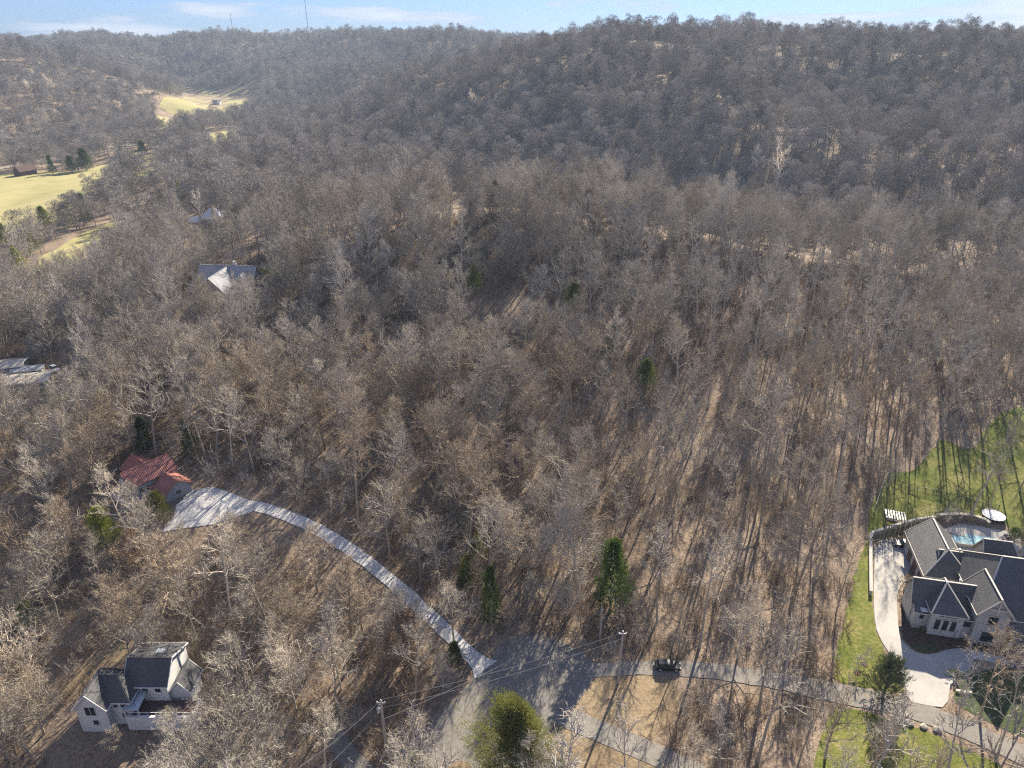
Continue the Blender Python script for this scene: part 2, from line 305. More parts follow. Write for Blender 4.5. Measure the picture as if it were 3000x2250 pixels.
# ------------------------------------------------------------------ object helpers
def mesh_obj(name, verts, faces, mat, parent=None, loc=None, link=True):
    me = bpy.data.meshes.new(name); me.from_pydata([tuple(v) for v in verts], [], faces); me.update()
    if mat is not None: me.materials.append(mat if not isinstance(mat, str) else M[mat])
    o = bpy.data.objects.new(name, me)
    if link: COL.objects.link(o)
    if parent is not None: o.parent = parent
    if loc is not None: o.location = loc
    return o
def tag(o, label=None, cat=None, group=None, kind=None):
    if label: o['label'] = label
    if cat: o['category'] = cat
    if group: o['group'] = group
    if kind: o['kind'] = kind
    return o
def empty(name, loc, rz=0.0, label=None, cat=None, group=None):
    e = bpy.data.objects.new(name, None); COL.objects.link(e); e.location = loc; e.rotation_euler = (0, 0, rz); e.empty_display_size = .5
    return tag(e, label, cat, group)
class MB:
    def __init__(s): s.v = []; s.f = []
    def add(s, v, f):
        k = len(s.v); s.v += [tuple(a) for a in v]; s.f += [tuple(i + k for i in q) for q in f]; return s
    def box(s, x0, x1, y0, y1, z0, z1, m=None):
        v = [(x, y, z) for z in (z0, z1) for y in (y0, y1) for x in (x0, x1)]
        if m is not None: v = [m @ Vector(a) for a in v]
        return s.add(v, [(0, 2, 3, 1), (4, 5, 7, 6), (0, 1, 5, 4), (2, 6, 7, 3), (0, 4, 6, 2), (1, 3, 7, 5)])
    def tube(s, pts, rad, n=6, cap=True):
        pts = [Vector(p) for p in pts]; k0 = len(s.v)
        for i, p in enumerate(pts):
            d = (pts[min(i + 1, len(pts) - 1)] - pts[max(i - 1, 0)])
            d = d.normalized() if d.length > 1e-6 else Vector((0, 0, 1))
            a = d.cross(Vector((1, 0, 0)) if abs(d.x) < .8 else Vector((0, 1, 0))).normalized(); b = d.cross(a)
            r = rad[i] if isinstance(rad, (list, tuple)) else rad
            for j in range(n):
                t = 6.28318 * j / n; q = p + a * (r * math.cos(t)) + b * (r * math.sin(t)); s.v.append((q.x, q.y, q.z))
        for i in range(len(pts) - 1):
            for j in range(n):
                s.f.append((k0 + i * n + j, k0 + i * n + (j + 1) % n, k0 + (i + 1) * n + (j + 1) % n, k0 + (i + 1) * n + j))
        if cap and n > 2:
            s.f.append(tuple(k0 + j for j in range(n))[::-1]); s.f.append(tuple(k0 + (len(pts) - 1) * n + j for j in range(n)))
        return s
    def lathe(s, prof, n=12, c=(0, 0, 0)):
        k0 = len(s.v)
        for r, z in prof:
            for j in range(n):
                t = 6.28318 * j / n; s.v.append((c[0] + r * math.cos(t), c[1] + r * math.sin(t), c[2] + z))
        for i in range(len(prof) - 1):
            for j in range(n):
                s.f.append((k0 + i * n + j, k0 + i * n + (j + 1) % n, k0 + (i + 1) * n + (j + 1) % n, k0 + (i + 1) * n + j))
        s.f.append(tuple(k0 + j for j in range(n))[::-1]); s.f.append(tuple(k0 + (len(prof) - 1) * n + j for j in range(n)))
        return s
    def build(s, name, mat, parent=None, loc=None, link=True, smooth_sh=False):
        o = mesh_obj(name, s.v, s.f, mat, parent, loc, link)
        if smooth_sh:
            o.data.polygons.foreach_set('use_smooth', [True] * len(o.data.polygons))
        return o

def in_poly(px, py, poly):
    px = np.asarray(px); py = np.asarray(py); ins = np.zeros(px.shape, bool)
    n = len(poly); j = n - 1
    for i in range(n):
        xi, yi = poly[i]; xj, yj = poly[j]
        c = ((yi > py) != (yj > py)) & (px < (xj - xi) * (py - yi) / (yj - yi + 1e-12) + xi)
        ins ^= c; j = i
    return ins
def poly_dist(px, py, poly):
    d = np.full(np.asarray(px).shape, 1e9); n = len(poly)
    for i in range(n):
        ax, ay = poly[i]; bx, by = poly[(i + 1) % n]
        vx, vy = bx - ax, by - ay; t = np.clip(((px - ax) * vx + (py - ay) * vy) / (vx * vx + vy * vy + 1e-9), 0, 1)
        d = np.minimum(d, np.hypot(px - ax - vx * t, py - ay - vy * t))
    return d
def rounded(poly, it=2):
    for _ in range(it):
        q = []
        for i in range(len(poly)):
            a, b = poly[i], poly[(i + 1) % len(poly)]
            q += [(a[0] * .75 + b[0] * .25, a[1] * .75 + b[1] * .25), (a[0] * .25 + b[0] * .75, a[1] * .25 + b[1] * .75)]
        poly = q
    return poly
def dense(poly, step, jit=0.0):
    q = []
    for i in range(len(poly)):
        a, b = poly[i], poly[(i + 1) % len(poly)]; n = max(1, int(math.hypot(b[0] - a[0], b[1] - a[1]) / step))
        for k in range(n):
            t = k / n; q.append((a[0] + (b[0] - a[0]) * t + random.uniform(-jit, jit), a[1] + (b[1] - a[1]) * t + random.uniform(-jit, jit)))
    return q
def drape(name, poly, mat, dz, cell=1.5, jit=0.0, label=None, cat=None, skirt=.25):
    b = dense(poly, cell, jit)
    xs = [p[0] for p in b]; ys = [p[1] for p in b]
    gx, gy = np.meshgrid(np.arange(min(xs), max(xs), cell), np.arange(min(ys), max(ys), cell))
    gx = gx.ravel() + .013; gy = gy.ravel() + .017
    k = in_poly(gx, gy, b) & (poly_dist(gx, gy, b) > cell * .45)
    vs = [Vector(p) for p in b] + [Vector(p) for p in zip(gx[k], gy[k])]
    n = len(b)
    V, E_, Fc, *_ = delaunay_2d_cdt(vs, [(i, (i + 1) % n) for i in range(n)], [list(range(n))], 1, 1e-5)
    z = hgt(np.array([v.x for v in V]), np.array([v.y for v in V])) + dz
    verts = [(v.x, v.y, zz) for v, zz in zip(V, z)]
    cnt = {}
    for f in Fc:
        for i in range(len(f)):
            e = (f[i], f[(i + 1) % len(f)]); cnt[e] = 1
    faces = [tuple(f) for f in Fc]
    for (a, c) in list(cnt):
        if (c, a) not in cnt and skirt:
            ka = len(verts); verts += [(verts[a][0], verts[a][1], verts[a][2] - skirt), (verts[c][0], verts[c][1], verts[c][2] - skirt)]
            faces.append((c, a, ka, ka + 1))
    o = mesh_obj(name, verts, faces, mat)
    tag(o, label, cat, kind='structure')
    return o
def ribbon(pts, w):
    l, r = [], []
    for i, p in enumerate(pts):
        a = pts[max(i - 1, 0)]; b = pts[min(i + 1, len(pts) - 1)]
        dx, dy = b[0] - a[0], b[1] - a[1]; m = math.hypot(dx, dy)
        ww = w[i] if isinstance(w, (list, tuple)) else w
        l.append((p[0] - dy / m * ww / 2, p[1] + dx / m * ww / 2)); r.append((p[0] + dy / m * ww / 2, p[1] - dx / m * ww / 2))
    return l + r[::-1]
def spline(pts, n=6):
    P = [np.array(p, float) for p in pts]; P = [2 * P[0] - P[1]] + P + [2 * P[-1] - P[-2]]; out = []
    for i in range(1, len(P) - 2):
        for k in range(n):
            t = k / n
            out.append(tuple(.5 * (2 * P[i] + (P[i + 1] - P[i - 1]) * t + (2 * P[i - 1] - 5 * P[i] + 4 * P[i + 1] - P[i + 2]) * t * t + (3 * P[i] - P[i - 1] - 3 * P[i + 1] + P[i + 2]) * t ** 3)))
    return out + [tuple(P[-2])]

# ------------------------------------------------------------------ ground
def axis(segs):
    out = [segs[0][0]]
    for a, b, s in segs:
        n = max(1, int(round((b - a) / s))); out += [a + (b - a) * (i + 1) / n for i in range(n)]
    return np.array(out)
gxs = axis([(-9000, -3000, 500), (-3000, -1200, 60), (-1200, -400, 20), (-400, -130, 6), (-130, 160, 1.7), (160, 400, 6), (400, 1200, 20), (1200, 3000, 60), (3000, 9000, 500)])
gys = axis([(-4000, -400, 300), (-400, 40, 20), (40, 190, 1.7), (190, 400, 5), (400, 1200, 16), (1200, 2800, 40), (2800, 9000, 400)])
X, Y = np.meshgrid(gxs, gys)
Z = hgt(X, Y)
nx, ny = len(gxs), len(gys)
gv = np.stack([X.ravel(), Y.ravel(), Z.ravel()], 1)
ii, jj = np.meshgrid(np.arange(nx - 1), np.arange(ny - 1)); a = (jj * nx + ii).ravel()
gf = np.stack([a, a + 1, a + nx + 1, a + nx], 1)
me = bpy.data.meshes.new('ground'); me.from_pydata(gv.tolist(), [], gf.tolist()); me.update()
me.polygons.foreach_set('use_smooth', [True] * len(me.polygons)); me.materials.append(M['litter'])
ground = bpy.data.objects.new('ground', me); COL.objects.link(ground)
tag(ground, 'brown leaf covered ground of the wooded hills and hollows', 'ground', kind='structure')

MASK = []        # (polygon, clearance) where no tree stands
def P(px): return [gp(u, v) for u, v in px]
def area(name, px, mat, dz, cell=1.5, jit=0.0, label=None, cat=None, rnd=1, clear=1.0):
    poly = P(px)
    if rnd: poly = rounded(poly, rnd)
    if clear is not None: MASK.append((poly, clear))
    return drape(name, poly, mat, dz, cell, jit, label, cat)
# lawns and fields
area('back_lawn', [(2540, 1570), (2545, 1500), (2590, 1410), (2600, 1385), (2680, 1380), (2720, 1330), (2760, 1280), (2850, 1330), (2890, 1250), (2960, 1190), (3120, 1190), (3120, 1600), (2990, 1590), (2940, 1530), (2860, 1515), (2730, 1522), (2640, 1545)],
     'lawn', .05, jit=.35, label='bright green back lawn behind the stone mansion', cat='lawn', clear=0)
area('side_lawn', [(2470, 1850), (2500, 1700), (2540, 1575), (2556, 1575), (2556, 1830), (2598, 1920), (2640, 2000), (2655, 2036), (2560, 2018), (2440, 2000), (2450, 1930)],
     'lawn', .05, jit=.3, label='green side lawn along the curving pale driveway', cat='lawn', clear=0)
area('lower_lawn', [(2440, 2062), (2540, 2084), (2640, 2114), (2740, 2152), (2860, 2200), (2960, 2260), (2980, 2380), (2380, 2380), (2390, 2200)],
     'lawn', .05, jit=.3, label='patchy lawn below the lane at the bottom right', cat='lawn', clear=0)
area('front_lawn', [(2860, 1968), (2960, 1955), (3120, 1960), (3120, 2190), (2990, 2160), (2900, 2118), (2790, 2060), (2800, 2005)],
     'shadow_tint_grass', .05, label='dark shaded front lawn of the stone mansion', cat='lawn', clear=0)
area('dry_lawn', [(1640, 2120), (1600, 2170), (1560, 2260), (1540, 2380), (2000, 2380), (1960, 2265), (1820, 2200), (1700, 2150)],
     'dry_lawn', .05, jit=.15, label='straw coloured dormant lawn beside the big foreground cedar', cat='lawn', clear=0)
area('verge', [(1690, 2060), (1735, 1985), (1850, 1970), (1960, 1975), (1990, 2040), (1960, 2140), (1880, 2170), (1750, 2120)],
     'dry_lawn', .04, jit=.5, label='dry grass verge between the two lanes', cat='verge', clear=0)
area('yard', [(745, 790), (790, 776), (815, 800), (790, 840), (750, 872), (735, 850)], 'lawn', .06, jit=.5, label='small green yard beside the grey roofed hillside house', cat='lawn', clear=3)
area('left_yard', [(130, 1110), (200, 1100), (225, 1140), (190, 1190), (120, 1190)], 'lawn', .06, jit=.5, label='green yard below the tan roofed house', cat='lawn', clear=2)
area('house_yard', [(300, 1900), (420, 1862), (520, 1880), (480, 1905), (330, 1950), (240, 2000), (150, 2080), (190, 2000)], 'dry_lawn', .04, jit=.4, label='brown grassy bank behind the white house', cat='bank', clear=0)
FIELDS = [
    ('pasture', [(-80, 508), (100, 508), (130, 500), (230, 506), (300, 482), (420, 440), (400, 470), (330, 505), (310, 560), (200, 620), (150, 660), (-80, 700)], 'broad pale pasture beside the brown barn in the valley'),
    ('pasture', [(455, 340), (462, 308), (480, 283), (520, 290), (545, 274), (565, 264), (650, 266), (760, 270), (745, 292), (720, 320), (640, 345), (560, 360), (520, 392), (460, 395)], 'far yellow pasture round the lone farmhouse'),
    ('pasture', [(590, 402), (640, 388), (690, 376), (720, 372), (700, 430), (620, 450)], 'narrow pale paddock below the far white house'),
    ('pasture', [(380, 462), (480, 446), (475, 520), (390, 520)], 'small pale meadow right of the pasture trees'),
    ('pasture', [(100, 775), (180, 715), (260, 675), (350, 645), (375, 680), (300, 745), (190, 810), (110, 830)], 'strip of straw coloured lawn along the valley drive'),
]
for nm, px, lab in FIELDS:
    area(nm, px, 'field', .25, cell=9, jit=2.0, label=lab, cat='pasture', clear=0)
    pf_ = MASK[-1][0]
    for dy_ in ((-14, -26) if 'strip' in lab else (-25, -45) if 'broad' in lab else (-30,)): MASK.append(([(x_ * (1 + dy_ / y_), y_ + dy_) for x_, y_ in pf_], 0))
# paved surfaces
road_px = [(1060, 2330), (1150, 2235), (1220, 2165), (1300, 2085), (1370, 2010), (1440, 1930), (1470, 1885), (1530, 1862), (1600, 1868), (1660, 1885), (1710, 1915), (1738, 1950), (1740, 1985), (1715, 2030), (1680, 2075), (1650, 2105), (1600, 2150), (1540, 2190), (1470, 2260), (1440, 2340), (1300, 2370)]
area('turning_circle', road_px, 'asphalt', .08, cell=1.3, jit=.18, label='grey asphalt turning circle crossed by long tree shadows', cat='road', rnd=2, clear=1.0)
lane_c = P([(1715, 1965), (1800, 1962), (1900, 1958), (2000, 1960), (2100, 1968), (2200, 1983), (2330, 2005), (2450, 2030), (2550, 2050), (2650, 2073), (2760, 2110), (2880, 2160), (3000, 2215), (3120, 2270)])
lane_p = ribbon(spline(lane_c, 4), [3.0] * 12 + [3.5] * 12 + [4.2] * 29); MASK.append((lane_p, .6))
drape('upper_lane', lane_p, 'lane', .10, 1.2, jit=.15, label='light grey lane running from the turning circle to the stone mansion', cat='road')
ll_p = ribbon(spline(P([(1640, 2095), (1720, 2128), (1820, 2170), (1920, 2212), (2020, 2260), (2100, 2300)]), 4), 4.0); MASK.append((ll_p, .2))
drape('lower_lane', ll_p, 'lane', .11, 1.3, label='grey asphalt lane at the bottom edge right of the cedar', cat='road')
dl_p = ribbon(spline(P([(1075, 2275), (1020, 2215), (985, 2160), (962, 2118)]), 4), 3.2); MASK.append((dl_p, .8))
drape('side_drive', dl_p, 'asphalt', .07, 1.3, label='short dark asphalt drive left of the utility pole', cat='driveway')
dr_p = ribbon(spline(P([(1424, 1962), (1400, 1940), (1376, 1918), (1330, 1874), (1270, 1815), (1200, 1750), (1130, 1690), (1060, 1635), (980, 1580), (900, 1537), (830, 1508), (770, 1488), (715, 1478)]), 4),
              [5.6, 5.0, 4.3, 3.8, 3.5, 3.3, 3.2, 3.1] + [3.0] * 41); MASK.append((dr_p, 1.0))
drape('concrete_driveway', dr_p, 'concrete', .12, 1.0, jit=.12, label='long pale concrete driveway climbing left through the woods', cat='driveway')
area('parking_apron', [(621, 1427), (724, 1464), (740, 1500), (624, 1537), (469, 1560), (509, 1519), (516, 1482), (545, 1455), (545, 1438)], 'concrete', .14, cell=1.2, label='pale concrete parking apron beside the red roofed house', cat='driveway', rnd=0, clear=.6)
area('garden_path', [(318, 1448), (340, 1446), (400, 1486), (398, 1500), (380, 1496)], 'concrete', .12, cell=1.0, label='narrow concrete path left of the red roofed house', cat='path', rnd=0, clear=.6)
mansion_drive_px = [(2560, 1600), (2580, 1580), (2664, 1580), (2668, 1690), (2626, 1728), (2630, 1824), (2636, 1870), (2660, 1899), (2697, 1919), (2740, 1918), (2776, 1903), (2830, 1899), (2850, 1930), (2852, 1954), (2784, 1997), (2775, 2075), (2718, 2068), (2660, 2056), (2650, 1997), (2631, 1950), (2602, 1910), (2581, 1878), (2563, 1834), (2559, 1748), (2562, 1650)]
area('mansion_driveway', mansion_drive_px, 'bright_concrete', .13, cell=1.2, label='bright cream concrete driveway sweeping up to the stone mansion', cat='driveway', rnd=1, clear=.6)
area('front_walk', [(2838, 1903), (2860, 1908), (2990, 1938), (2990, 1952), (2850, 1930)], 'concrete', .10, cell=1, label='pale front walk from the driveway to the mansion steps', cat='path', rnd=0, clear=.5)
area('mulch_bed', [(2640, 1736), (2690, 1690), (2700, 1800), (2960, 1860), (2990, 1930), (2860, 1903), (2776, 1899), (2740, 1913), (2697, 1914), (2664, 1893), (2641, 1862)],
     'mulch', .07, cell=1, label='dark brown mulch bed along the mansion front', cat='flower bed', rnd=1, clear=.5)
area('grass_island', [(2668, 1896), (2690, 1890), (2725, 1890), (2742, 1906), (2720, 1912), (2695, 1913)], 'shadow_tint_grass', .10, cell=.8, label='small oval of dark grass in the mulch bed by the driveway', cat='lawn', rnd=2, clear=0)
isl = rounded(P([(1296, 2262), (1340, 2226), (1384, 2238), (1372, 2290), (1300, 2320)]), 1)
drape('grass_island', isl, 'dry_lawn', .16, 1, label='straw coloured grass patch at the edge of the turning circle', cat='lawn'); MASK.append((isl, 0))
vr_p = ribbon(spline(P([(-40, 502), (85, 480), (155, 464), (230, 450), (310, 434), (400, 424)]), 5), 9); MASK.append((vr_p, 4))
drape('valley_road', vr_p, 'lane', .5, 8, label='pale valley road passing behind the brown barn', cat='road')
area('pool_deck', [(2735, 1560), (2815, 1535), (2990, 1565), (2990, 1615), (2900, 1625), (2800, 1615)], 'bright_concrete', .16, cell=1.2, label='cream paved pool deck behind the stone mansion', cat='terrace', rnd=0, clear=1)

for poly_, dy_ in ((dr_p, -4), (dr_p, -7.5), (MASK[[id(m[0]) for m in MASK].index(id(dr_p)) + 1][0], -6)):
    MASK.append(([(x_, y_ + dy_) for x_, y_ in poly_], .3))
for px_ in ([(1290, 935), (1330, 880), (1400, 858), (1470, 855), (1560, 862), (1640, 900), (1600, 950), (1480, 965), (1380, 960)], [(1300, 625), (1310, 598), (1370, 592), (1420, 598), (1420, 625)]):
    MASK.append((P(px_), 0))
def trees_ok(x, y):
    ok = np.ones(x.shape, bool)
    for poly, cl in MASK:
        xs = [p[0] for p in poly]; ys = [p[1] for p in poly]
        k = (x > min(xs) - 4) & (x < max(xs) + 4) & (y > min(ys) - 4) & (y < max(ys) + 4) & ok
        if not k.any(): continue
        ins = in_poly(x[k], y[k], poly); d = poly_dist(x[k], y[k], poly)
        bad = (ins & (d > -cl)) | (d < cl) if cl >= 0 else ins & (d > -cl)
        idx = np.where(k)[0]; ok[idx[bad]] = False
    return ok

# ------------------------------------------------------------------ tree prototypes
def rvec(r):
    v = Vector((r.gauss(0, 1), r.gauss(0, 1), r.gauss(0, 1))); return v.normalized()
def perp(d, ang):
    a = d.cross(Vector((0, 0, 1)) if abs(d.z) < .95 else Vector((1, 0, 0))).normalized(); b = d.cross(a)
    return a * math.cos(ang) + b * math.sin(ang)
def sliver(mb, p, q, w, r):
    d = (q - p); s = d.cross(rvec(r)).normalized() * (w * .5)
    k = len(mb.v); mb.v += [(p + s)[:], (p - s)[:], q[:]]; mb.f.append((k, k + 1, k + 2))
def strip(mb, pts, w, r):
    n = len(pts); s = (pts[-1] - pts[0]).cross(rvec(r)).normalized(); k = len(mb.v)
    for i, p in enumerate(pts):
        ww = w * .5 * (1 - .7 * i / (n - 1)); mb.v += [(p + s * ww)[:], (p - s * ww)[:]]
    for i in range(n - 1): mb.f.append((k + 2 * i, k + 2 * i + 1, k + 2 * i + 3, k + 2 * i + 2))
def bare_tree(seed, H=20.0, spread=.30, first=.38, nl=12, nb=7, nt=6, ntt=5, tw=.04, up=.35, fork=False, trunk_r=.24, leaves=0):
    r = random.Random(seed); tk = MB(); cr_ = MB()
    def path(p, d, ln, n, wob, trop):
        pts = [p.copy()]; d = d.copy()
        for i in range(n):
            d = (d + rvec(r) * wob + Vector((0, 0, trop))).normalized(); p = p + d * (ln / n); pts.append(p.copy())
        return pts
    lean = Vector((r.gauss(0, .05), r.gauss(0, .05), 1)).normalized()
    stems = []
    tp = path(Vector((0, 0, -.6)), lean, H * (.62 if fork else .9), 8, .05, .02)
    stems.append((tp, trunk_r))
    if fork:
        for k in range(2):
            a = r.uniform(0, 6.28)
            f = path(tp[4 + k], (lean + perp(lean, a) * .45).normalized(), H * .5, 6, .07, .08); stems.append((f, trunk_r * .62))
    for pts, rr in stems:
        n = len(pts); tk.tube(pts, [rr * (1.25 if i == 0 else 1) * (1 - .88 * i / (n - 1)) + .012 for i in range(n)], 6, False)
    limbs = []
    for si, (pts, rr) in enumerate(stems):
        n = len(pts); cnt = nl if si == 0 else nl // 2
        f0 = first if si == 0 else .25
        for k in range(cnt):
            t = f0 + (1 - f0) * (k + r.random() * .6) / cnt; t = min(t, .98)
            i = int(t * (n - 1)); p = pts[i].lerp(pts[min(i + 1, n - 1)], t * (n - 1) - i)
            ang = 2.4 * k + r.uniform(-.5, .5); tl = (t - f0) / (1 - f0)
            out = perp(lean, ang); elev = .45 + .55 * tl + r.uniform(-.15, .2)
            d = (out * math.cos(elev) + Vector((0, 0, 1)) * math.sin(elev)).normalized()
            ln = H * spread * (1.1 - .62 * tl) * r.uniform(.75, 1.2)
            lp = path(p, d, ln, 5, .13, up * .18); limbs.append((lp, ln, rr * .42 * (1.05 - .6 * tl)))
        top = pts[-1]; limbs.append((path(top, lean, H * .14, 4, .12, .05), H * .14, rr * .2))
    for lp, ln, lr in limbs:
        tk.tube(lp, [max(lr * 1.15 * (1 - .75 * i / 5), .04) for i in range(len(lp))], 4, False)
        for k in range(nb):
            t = .22 + .78 * (k + r.random() * .7) / nb; t = min(t, .99); i = int(t * (len(lp) - 1)); p = lp[i].lerp(lp[min(i + 1, len(lp) - 1)], t * (len(lp) - 1) - i)
            d0 = (lp[min(i + 1, len(lp) - 1)] - lp[max(i - 1, 0)]).normalized()
            d = (d0 * .75 + perp(d0, r.uniform(0, 6.28)) * .75 + Vector((0, 0, up * .45))).normalized()
            bl = ln * r.uniform(.34, .55) * (1.15 - .5 * t) + .5
            bp = path(p, d, bl, 3, .18, up * .15)
            tk.tube(bp, [max(.065 * (1 - .6 * q / 3), .026) for q in range(4)], 3, False)
            for m in range(nt):
                t2 = .15 + .85 * (m + r.random()) / nt; t2 = min(t2, .99); i2 = int(t2 * 3); p2 = bp[i2].lerp(bp[min(i2 + 1, 3)], t2 * 3 - i2)
                d2 = (d * .6 + rvec(r) * .75 + Vector((0, 0, up * .5))).normalized(); tl2 = bl * r.uniform(.3, .5) + .35
                q2 = path(p2, d2, tl2, 2, .2, up * .15); strip(cr_, q2, tw * 1.15, r)
                for w in range(ntt):
                    t3 = .15 + .85 * (w + r.random()) / ntt
                    p3 = q2[0].lerp(q2[1], t3 * 2) if t3 < .5 else q2[1].lerp(q2[2], t3 * 2 - 1)
                    d3 = (d2 * .55 + rvec(r) * .8 + Vector((0, 0, up * .4))).normalized(); l3 = r.uniform(.35, .85)
                    sliver(cr_, p3, p3 + d3 * l3, tw * r.uniform(.6, 1.1), r)
                    if leaves and r.random() < leaves:
                        c = p3 + d3 * l3; s = r.uniform(.14, .26); u_ = rvec(r) * s; v_ = rvec(r) * s; kk = len(cr_.v)
                        cr_.v += [(c - u_)[:], (c + v_)[:], (c + u_)[:], (c - v_)[:]]; cr_.f.append((kk, kk + 1, kk + 2, kk + 3))
    return tk, cr_
def far_tree(seed, H=19.0, n=1400, w=.2, spread=.36):
    """tree for the distance: trunk, limbs and twigs gathered in domed masses"""
    r = random.Random(seed); tk = MB(); cr_ = MB()
    tp = [Vector((r.gauss(0, .15) * i, r.gauss(0, .15) * i, -0.6 + H * .85 * i / 4)) for i in range(5)]
    tk.tube(tp, [.30, .25, .19, .12, .03], 4, False)
    nl = 11
    for k in range(nl):
        t = .30 + .66 * k / nl; p = tp[int(t * 4)].lerp(tp[min(int(t * 4) + 1, 4)], t * 4 - int(t * 4))
        a = 2.4 * k + r.uniform(-.5, .5); e = .5 + .75 * (t - .36) + r.uniform(-.1, .2)
        d = Vector((math.cos(a) * math.cos(e), math.sin(a) * math.cos(e), math.sin(e)))
        ln = H * spread * (1.12 - .55 * t) * r.uniform(.85, 1.2)
        c = p + d * ln * .8 + Vector((0, 0, ln * .1))
        tk.tube([p, p + d * ln * .45, c], [.11, .08, .04], 3, False)
        rad = ln * .56
        for j in range(n // nl):
            o_ = rvec(r); o_.z = abs(o_.z) * 1.1 - .25
            q = c + o_ * rad * (r.random() ** .4)
            d2 = (o_ * .7 + rvec(r) * .55 + Vector((0, 0, .3))).normalized()
            sliver(cr_, q, q + d2 * r.uniform(.6, 1.5), w * r.uniform(.6, 1.2), r)
    return tk, cr_
def brush(seed, h=2.6, n=420, w=.035, spread=1.5):
    r = random.Random(seed); cr_ = MB()
    for k in range(16):
        a = r.uniform(0, 6.28); o = Vector((math.cos(a), math.sin(a), 0)) * r.uniform(.1, spread * .7)
        d = Vector((math.cos(a) * r.uniform(.1, .7), math.sin(a) * r.uniform(.1, .7), 1)).normalized(); ln = h * r.uniform(.6, 1.1)
        pts = [o - Vector((0, 0, .2)), o + d * ln * .55 + rvec(r) * .1, o + d * ln + rvec(r) * .25]
        strip(cr_, pts, w * 1.6, r)
        for j in range(n // 16):
            t = r.uniform(.2, 1); q = pts[0].lerp(pts[1], min(1, t * 2)) if t < .5 else pts[1].lerp(pts[2], t * 2 - 1)
            d2 = (d * .5 + rvec(r)).normalized(); sliver(cr_, q, q + d2 * r.uniform(.3, .8), w * r.uniform(.6, 1.1), r)
    return cr_
def conifer(seed, H=9.0, rad=2.6, n=20000, leaf=.14, shape=1.0, low=.06, rough=.38):
    """juniper: trunk, and sprays of small leaf faces on boughs that fill an uneven cone"""
    r = random.Random(seed); tk = MB(); cr_ = MB()
    tk.tube([(0, 0, -.5), (r.gauss(0, .05), r.gauss(0, .05), H * .5), (0, 0, H * .93)], [rad * .07 + .05, rad * .05 + .03, .02], 6, False)
    lob = [(r.uniform(0, 6.28), r.uniform(.05, .95), r.uniform(.2, .5), r.uniform(-.5, .55)) for _ in range(22)]
    nb = n // 26
    for k in range(nb):
        t = low + (1 - low) * (1 - math.sqrt(r.random())) if shape > .8 else low + (1 - low) * r.random() ** .8
        a = r.uniform(0, 6.28)
        R_ = rad * (1 - t) ** (.75 * shape) * min(1, (t + .16) / .22)
        for la, lt, lw, amp in lob:
            da = (a - la + math.pi) % 6.28318 - math.pi
            R_ *= 1 + amp * math.exp(-(da / .7) ** 2 - ((t - lt) / (lw * .3)) ** 2)
        R_ *= r.uniform(1 - rough, 1 + rough); rr = R_ * (r.random() ** .33)
        z = H * t; c = Vector((math.cos(a) * rr, math.sin(a) * rr, z + rr * .18))
        d = Vector((math.cos(a), math.sin(a), .5 + .4 * t)).normalized()
        if k % 5 == 0: tk.tube([(0, 0, max(z - .4, 0.1)), tuple(c)], [.03, .012], 3, False)
        for j in range(26):
            q = c + d * r.uniform(-.45, .45) * rad * .28 + rvec(r) * rad * .085 * r.random()
            u_ = (d + rvec(r) * .7).normalized() * leaf * r.uniform(.7, 1.5); v_ = u_.cross(rvec(r)).normalized() * leaf * r.uniform(.25, .5); kk = len(cr_.v)
            cr_.v += [(q - v_)[:], (q + v_)[:], (q + u_)[:]]; cr_.f.append((kk, kk + 1, kk + 2))
    return tk, cr_

def mesh_of(mb, name, mat):
    me = bpy.data.meshes.new(name); me.from_pydata(mb.v, [], mb.f); me.update(); me.materials.append(M[mat]); return me
def joined(tk, cr_, name, m1, m2):
    me = bpy.data.meshes.new(name); k = len(tk.v)
    me.from_pydata(list(tk.v) + list(cr_.v), [], list(tk.f) + [tuple(i + k for i in f) for f in cr_.f]); me.update()
    me.materials.append(M[m1]); me.materials.append(M[m2])
    me.polygons.foreach_set('material_index', [0] * len(tk.f) + [1] * len(cr_.f)); return me
NEAR = []      # (trunk mesh, crown mesh, joined mesh, height)
specs = [dict(H=21, spread=.27, first=.42), dict(H=19, spread=.33, first=.34, fork=True), dict(H=23, spread=.24, first=.5, nl=11), dict(H=17, spread=.36, first=.3, nl=13),
         dict(H=20, spread=.30, first=.4, up=.5), dict(H=22, spread=.28, first=.45, fork=True), dict(H=15, spread=.34, first=.28, nl=11), dict(H=24, spread=.22, first=.52, nl=11, up=.5)]
for i, s in enumerate(specs):
    tk, cr_ = bare_tree(100 + i, **s)
    NEAR.append((mesh_of(tk, 'trunk', 'bark'), mesh_of(cr_, 'crown', 'twig'), joined(tk, cr_, 'near_tree', 'bark', 'twig'), s['H']))
for i, s in enumerate([dict(H=23, spread=.17, first=.5, nl=9, nb=5, nt=5, ntt=3), dict(H=25, spread=.15, first=.55, nl=9, nb=5, nt=4, ntt=3, up=.5), dict(H=21, spread=.19, first=.45, nl=9, nb=5, nt=5, ntt=3)]):
    tk, cr_ = bare_tree(130 + i, trunk_r=.22, **s)
    NEAR.append((mesh_of(tk, 'trunk', 'bark'), mesh_of(cr_, 'crown', 'twig'), joined(tk, cr_, 'near_tree', 'bark', 'twig'), s['H']))
tk, cr_ = bare_tree(140, H=15, spread=.36, first=.2, nl=12, nb=7, nt=7, ntt=6, leaves=.5, up=.25)
LEAFY = (mesh_of(tk, 'trunk', 'bark'), mesh_of(cr_, 'crown', 'dry_leaf'), None, 15)
tk, cr_ = bare_tree(150, H=19, spread=.24, first=.35, nl=9, nb=5, nt=4, ntt=3, up=.3, fork=True, trunk_r=.3)
